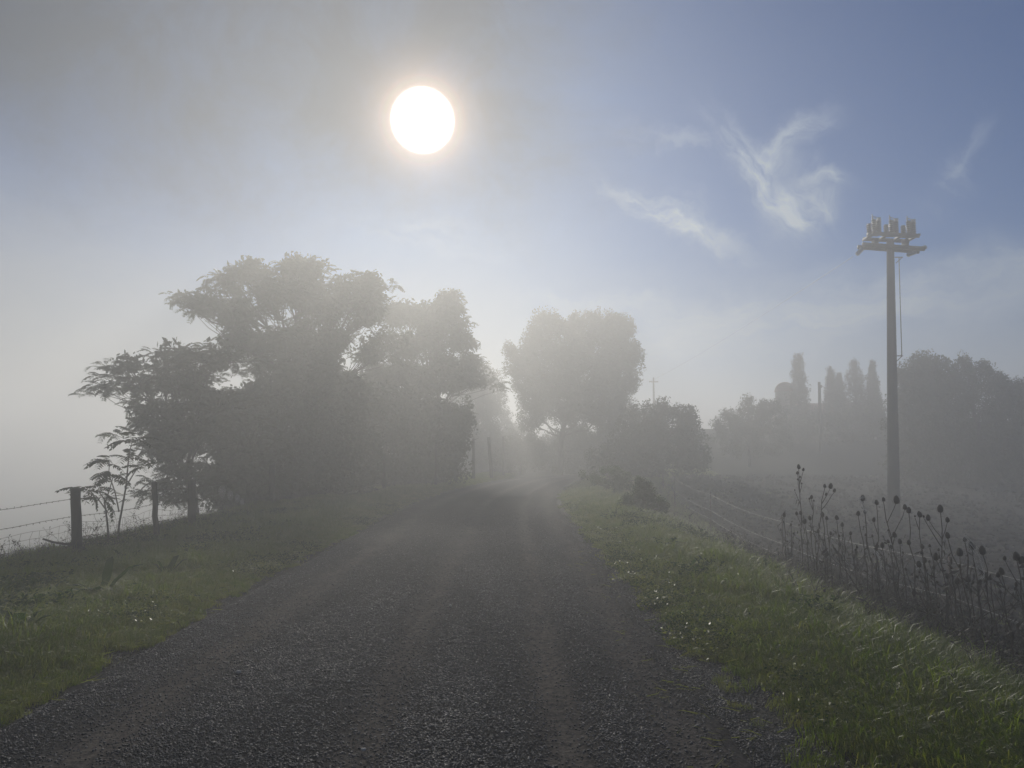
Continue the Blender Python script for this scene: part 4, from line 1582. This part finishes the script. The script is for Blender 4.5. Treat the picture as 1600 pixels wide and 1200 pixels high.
def dock(px_, py_, Dd, hgt, label, n=7, seed=1):
    r_ = random.Random(seed)
    base = at(px_, py_, Dd)
    base[2] = float(terrain(base[0], Dd))
    V, Fc = leaf_rosette(n, hgt, hgt * .26, r_, .8)
    th_ = thing('dock_plant', tuple(base), label, 'plant', 'broad leaved docks on the left verge')
    TV = V
    # every leaf an object of its own
    per = 12
    for k in range(n):
        me = mesh_arr('leaf', TV[k * per:(k + 1) * per], [Fc[0][k * 6:(k + 1) * 6] - k * per], smooth=True)
        me.materials.append(M_WEED)
        o_ = bpy.data.objects.new('leaf', me)
        COL.objects.link(o_)
        o_.parent = th_


dock(160, 940, 8.4, .46, 'large dark dock plant on the left verge below the nearest full post', 7, 4)
dock(195, 880, 10.6, .42, 'dock plant with one raised leaf right of the nearest full post', 5, 8)
dock(30, 1010, 6.4, .34, 'dock plant low at the left edge of the picture', 7, 3)
dock(260, 905, 9.4, .32, 'small dock plant in the middle of the left verge', 6, 12)

# pale pebbles and a feather
for (px_, py_, s) in ((545, 1062, .014), (568, 1165, .016), (372, 1048, .022), (581, 952, .012), (704, 947, .018)):
    Dd = EYE / ((py_ - 702) / F)
    V, Fc = stone(rr)
    me = mesh_arr('pebble', V * s, Fc)
    me.materials.append(M_PEBBLE)
    o = bpy.data.objects.new('pebble', me)
    COL.objects.link(o)
    q_ = at(px_, py_, Dd)
    o.location = (q_[0], Dd, .045)
    lab = {545: 'tiny white pebble alone on the left half of the road', 568: 'pale flat pebble nearest the bottom of the picture', 372: 'largest pale pebble beside the left wheel track',
           581: 'faint pale pebble on the left, furthest up but one', 704: 'flat pale pebble furthest up the road near its middle'}[px_]
    tag(o, lab, 'pebble', 'pale pebbles on the road')


# ------------------------------------------------------------------ teasels
def head_mesh():
    mb_ = MB()
    prof = [(-.5, .10), (-.44, .28), (-.28, .40), (-.05, .44), (.18, .38), (.38, .24), (.5, .04)]
    mb_.lathe((0, 0, 0), (0, 0, 1), prof, 9)
    r_ = random.Random(2)
    for k in range(90):                          # short spines all over
        f = -.45 + .92 * r_.random()
        rad = np.interp(f, [q[0] for q in prof], [q[1] for q in prof])
        a_ = r_.random() * 6.283
        c = np.array((math.cos(a_) * rad, math.sin(a_) * rad, f))
        d = np.array((math.cos(a_) * .8, math.sin(a_) * .8, .5 + f * .6)) * .16
        w = np.array((-math.sin(a_), math.cos(a_), 0)) * .022
        mb_.add([c - w, c + w, c + d], None, [(0, 1, 2)])
    for k in range(9):                           # long upcurved bracts under the head
        a_ = k / 9 * 6.283 + .3 * r_.random()
        L = .7 + .5 * r_.random()
        u = np.array((math.cos(a_), math.sin(a_), 0))
        w = np.array((-math.sin(a_), math.cos(a_), 0)) * .03
        p0, p1, p2 = u * .1 + (0, 0, -.48), u * .5 + (0, 0, -.42), u * .78 + np.array((0, 0, -.48 + L * .75))
        mb_.add([p0 - w, p0 + w, p1 - w, p1 + w, p2], [(0, 1, 3, 2)], [(2, 3, 4)])
    me = mb_.mesh('seed_head')
    me.materials.append(M_TEASEL)
    return me


HEAD = head_mesh()
ZX = lambda v: 1180 + v / 3.43
ZY = lambda v: 700 + v / 3.43
teas = [  # base x (zoom px), distance, heads (x, y, size), label
    (230, 10.6, [(233, 100, 1.15), (258, 115, .7), (226, 133, .7), (241, 155, .6), (228, 168, .5), (249, 190, .5), (212, 225, .4), (222, 350, .8), (243, 347, .8)], 'tallest teasel with a ladder of heads at the left end of the row'),
    (312, 10.2, [(302, 262, 1.0), (290, 271, .5), (314, 282, .5)], 'teasel with one head and two buds between the two tall left ones'),
    (288, 10.0, [(405, 203, 1.15), (373, 203, .8), (425, 227, .8), (380, 248, .7)], 'long teasel leaning right with four heads spread like fingers'),
    (148, 11.0, [(155, 358, 1.0), (137, 437, .6), (153, 395, .5)], 'leftmost short teasel at the end of the row'),
    (180, 10.8, [(192, 412, .7), (208, 455, .6)], 'thin small headed teasel second from the left end'),
    (262, 10.0, [(265, 392, 1.15)], 'short teasel with a single fat head left of the leaning one'),
    (297, 10.3, [(293, 375, .95), (295, 450, .5)], 'teasel with a narrow head just right of the fat headed one'),
    (365, 9.8, [(360, 355, 1.05), (338, 445, .8)], 'teasel with two heads below the leaning four headed one'),
    (392, 10.0, [(383, 375, .9), (405, 457, .7)], 'teasel with a small round head in the left cluster'),
    (432, 9.6, [(437, 373, 1.05), (450, 470, .6)], 'teasel with whiskered head at the right of the left cluster'),
    (458, 9.7, [(466, 410, .85), (453, 515, .7)], 'last teasel of the left cluster before the gap'),
    (515, 9.5, [(511, 457, .8), (545, 530, .6), (538, 545, .6)], 'low teasel alone in the gap left of the utility pole'),
    (600, 9.3, [(576, 268, 1.2), (587, 343, .8), (592, 465, .6)], 'tall teasel with a web whitened head left of the utility pole'),
    (578, 9.5, [(552, 350, 1.0)], 'teasel curving left with one head, left of the utility pole'),
    (632, 9.2, [(651, 291, 1.0), (636, 384, .85), (628, 470, .5)], 'wavy teasel with two heads one above the other by the pole'),
    (757, 8.7, [(757, 277, 1.35), (688, 275, .9), (802, 316, 1.0), (746, 465, 1.1), (714, 440, .5)], 'candelabra teasel with wide side arms in front of the utility pole'),
    (820, 8.6, [(823, 333, 1.25), (823, 505, .9), (808, 650, .6)], 'straight teasel just right of the candelabra one'),
    (888, 8.4, [(881, 355, 1.15), (895, 527, .9), (893, 560, .7), (856, 365, .4)], 'teasel with stacked heads right of the utility pole'),
    (972, 8.1, [(992, 325, 1.4), (927, 373, 1.0), (1030, 384, .9), (968, 582, 1.2), (983, 545, .5), (903, 366, .5)], 'big headed teasel with a left arm, highest right of the pole'),
    (1120, 7.9, [(1031, 468, 1.0), (1096, 558, 1.35)], 'teasel bending left with two heads in the right half'),
    (1130, 7.8, [(1123, 490, .8), (1140, 703, 1.2)], 'thin teasel with a small upright head in the right half'),
    (1168, 7.6, [(1160, 523, 1.3), (1201, 720, .8)], 'teasel with a large web draped head near the right'),
    (1225, 7.5, [(1217, 548, 1.35)], 'single headed teasel with silk hanging from it near the right'),
    (905, 8.3, [(907, 600, 1.0), (877, 622, 1.1), (880, 664, .5)], 'low teasel with a white haloed head beneath the stacked heads'),
    (1045, 8.0, [(1030, 685, 1.0), (1050, 640, .6)], 'low teasel with a fuzzy round head below the bending one'),
    (1078, 7.9, [(1084, 713, 1.1)], 'lowest round headed teasel in the right half'),
    (1318, 7.4, [(1320, 660, 1.1), (1303, 678, .9), (1312, 770, .6)], 'thick stemmed teasel with twin heads close to the right edge'),
    (1410, 7.2, [(1400, 580, 1.3), (1337, 590, .7), (1398, 730, .7)], 'bushy topped teasel second from the right edge'),
    (1432, 7.1, [(1430, 603, 1.2), (1436, 700, .6)], 'rightmost teasel at the very edge of the picture'),
    (683, 9.0, [(681, 520, 1.0), (650, 540, .7)], 'low double headed teasel left of the candelabra stem'),
    (728, 8.9, [(713, 500, .8), (729, 530, .7)], 'low teasel with small heads close beside the candelabra stem'),
    (950, 8.3, [(957, 640, .8), (935, 523, .5), (934, 608, .5)], 'low thin teasel under the big headed one'),
    (165, 11.2, [(172, 500, .5), (205, 508, .5)], 'short bare teasel half hidden behind the left end of the row'),
    (340, 10.1, [(330, 500, .6), (372, 490, .5)], 'short teasel with tiny heads deep inside the left cluster'),
    (778, 8.8, [(775, 500, .9), (792, 560, .5)], 'short teasel with a pale dried head right of the candelabra stem'),
    (1240, 7.6, [(1205, 718, .9), (1262, 700, .5)], 'low teasel between the silk hung one and the twin headed one'),
]
webs = MB()
for (bx, Dd, heads, lab) in teas:
    Dd = Dd * 1.0
    x = (ZX(bx) - 800) / F * Dd
    base = np.array((x, Dd, float(terrain(x, Dd)) - .03))
    th = thing('teasel', tuple(base), lab, 'teasel', 'dry teasels beside the right hand fence')
    st = MB()
    hp = [at(ZX(a_), ZY(b2), Dd + rng.normal(0, .05)) for a_, b2, s_ in heads]
    k0 = int(np.argmax([h_[2] for h_ in hp]))
    main = hp[k0]
    P = curve(base, main - np.array((0, 0, .03)), 0, 9, .02)
    P[:, 0] += np.sin(np.linspace(0, math.pi, 9)) * (base[0] - main[0]) * .18
    st.tube(P, np.linspace(.0085, .0042, 9), 5, False, .2)
    for i, h_ in enumerate(hp):
        if i == k0:
            continue
        z0 = max(base[2] + .12, h_[2] - .12 - 1.1 * abs(h_[0] - np.interp(h_[2], P[:, 2], P[:, 0])))
        q0 = np.array([np.interp(z0, P[:, 2], P[:, j]) for j in range(3)])
        st.tube(curve(q0, h_ - np.array((0, 0, .02)), -.04, 5, .02), np.linspace(.0055, .0032, 5), 4, False)
    st.build('stem', M_TEASEL, th)
    lv = MB()                                   # shrivelled leaves hanging on the stem
    for k in range(9):
        f = .1 + .75 * rng.random()
        c = np.array([np.interp(f, np.linspace(0, 1, 9), P[:, j]) for j in range(3)])
        a_ = rng.random() * 6.283
        L = .05 + .10 * rng.random()
        u = np.array((math.cos(a_), math.sin(a_), .1))
        w = np.array((-math.sin(a_), math.cos(a_), 0)) * .009
        m_ = c + u * L * .5 + (0, 0, .02)
        e_ = c + u * L * .8 + (0, 0, -.05 - .04 * rng.random())
        lv.add([c - w * .5, c + w * .5, m_ - w, m_ + w, e_], [(0, 1, 3, 2)], [(2, 3, 4)])
    tag(lv.build('dry_leaf', M_DRY, th), kind='stuff')
    for (a_, b2, s_), h_ in zip(heads, hp):
        o = bpy.data.objects.new('seed_head', HEAD)
        COL.objects.link(o)
        o.parent = th
        o.location = Vector(h_) - th.location
        k = .045 * s_ * (.9 + .2 * rng.random()) * 1.15
        o.scale = (k, k, k * (1.15 + .2 * rng.random()))
        o.rotation_euler = (rng.normal(0, .15), rng.normal(0, .15), rng.random() * 6.28)

M_SILK = simple('dewy_silk', (.5, .5, .5), (.7, .7, .7), 20, .4, 0)
for (pts2, Dd, lab) in [(((1120, 470), (1150, 500), (1190, 545), (1215, 610), (1228, 675), (1215, 700)), 7.55, 'dewy spider silk strung between two heads near the right edge'),
                        (((590, 345), (575, 300), (560, 285), (556, 270), (590, 262)), 9.25, 'spider silk around the tall head left of the utility pole'),
                        (((866, 618), (880, 605), (892, 622), (885, 645), (868, 640), (864, 622)), 8.25, 'pale web ring around the low haloed head'),
                        (((640, 545), (655, 570), (668, 600), (672, 640)), 9.0, 'single silk thread hanging from the low double headed teasel')]:
    P = [at(ZX(a_), ZY(b2), Dd) for a_, b2 in pts2]
    mb = MB()
    for k in range(7):
        Q = [p_ + rng.normal(0, .012, 3) for p_ in P]
        mb.tube(Q, .0009, 3, False)
    for k in range(10):
        i_ = rng.integers(0, len(P))
        j_ = rng.integers(0, len(P))
        if i_ != j_:
            mb.tube([P[i_] + rng.normal(0, .015, 3), P[j_] + rng.normal(0, .015, 3)], .0006, 3, False)
    o = mb.build('spider_web', M_SILK, origin=P[0])
    tag(o, lab, 'spider web', 'spider webs on the teasels')
rng2 = np.random.default_rng(11)
for (cx2, cy2, rr2) in ((347, 768, 9), (360, 774, 7), (371, 779, 6), (378, 784, 5)):
    mb = MB()
    c0 = at(cx2, cy2, 16.5)
    w = rr2 / F * 16.5
    for q_ in (1.0, .75, .5):
        t = np.linspace(0, 2 * math.pi, 14)
        mb.tube(c0 + np.column_stack([np.cos(t) * w * q_ * .6, np.zeros(14), np.sin(t) * w * q_]), .0022, 3, False)
    for k in range(6):
        a_ = k * math.pi / 6
        v_ = np.array((math.cos(a_) * w * .65, 0, math.sin(a_) * w * 1.05))
        mb.tube([c0 - v_, c0 + v_], .0018, 3, False)
    o = mb.build('spider_web', M_SILK, origin=c0)
    tag(o, {347: 'largest and leftmost dewy ring web on the left fence', 360: 'second ring web from the left on the fence', 371: 'small third ring web on the left fence', 378: 'smallest and rightmost ring web on the left fence'}[cx2], 'spider web', 'ring webs on the left fence')
print('objects', len(bpy.data.objects), 'tris', sum(sum(p.loop_total - 2 for p in o.data.polygons) for o in scene.objects if o.type == 'MESH' and o.name.startswith('crown')))
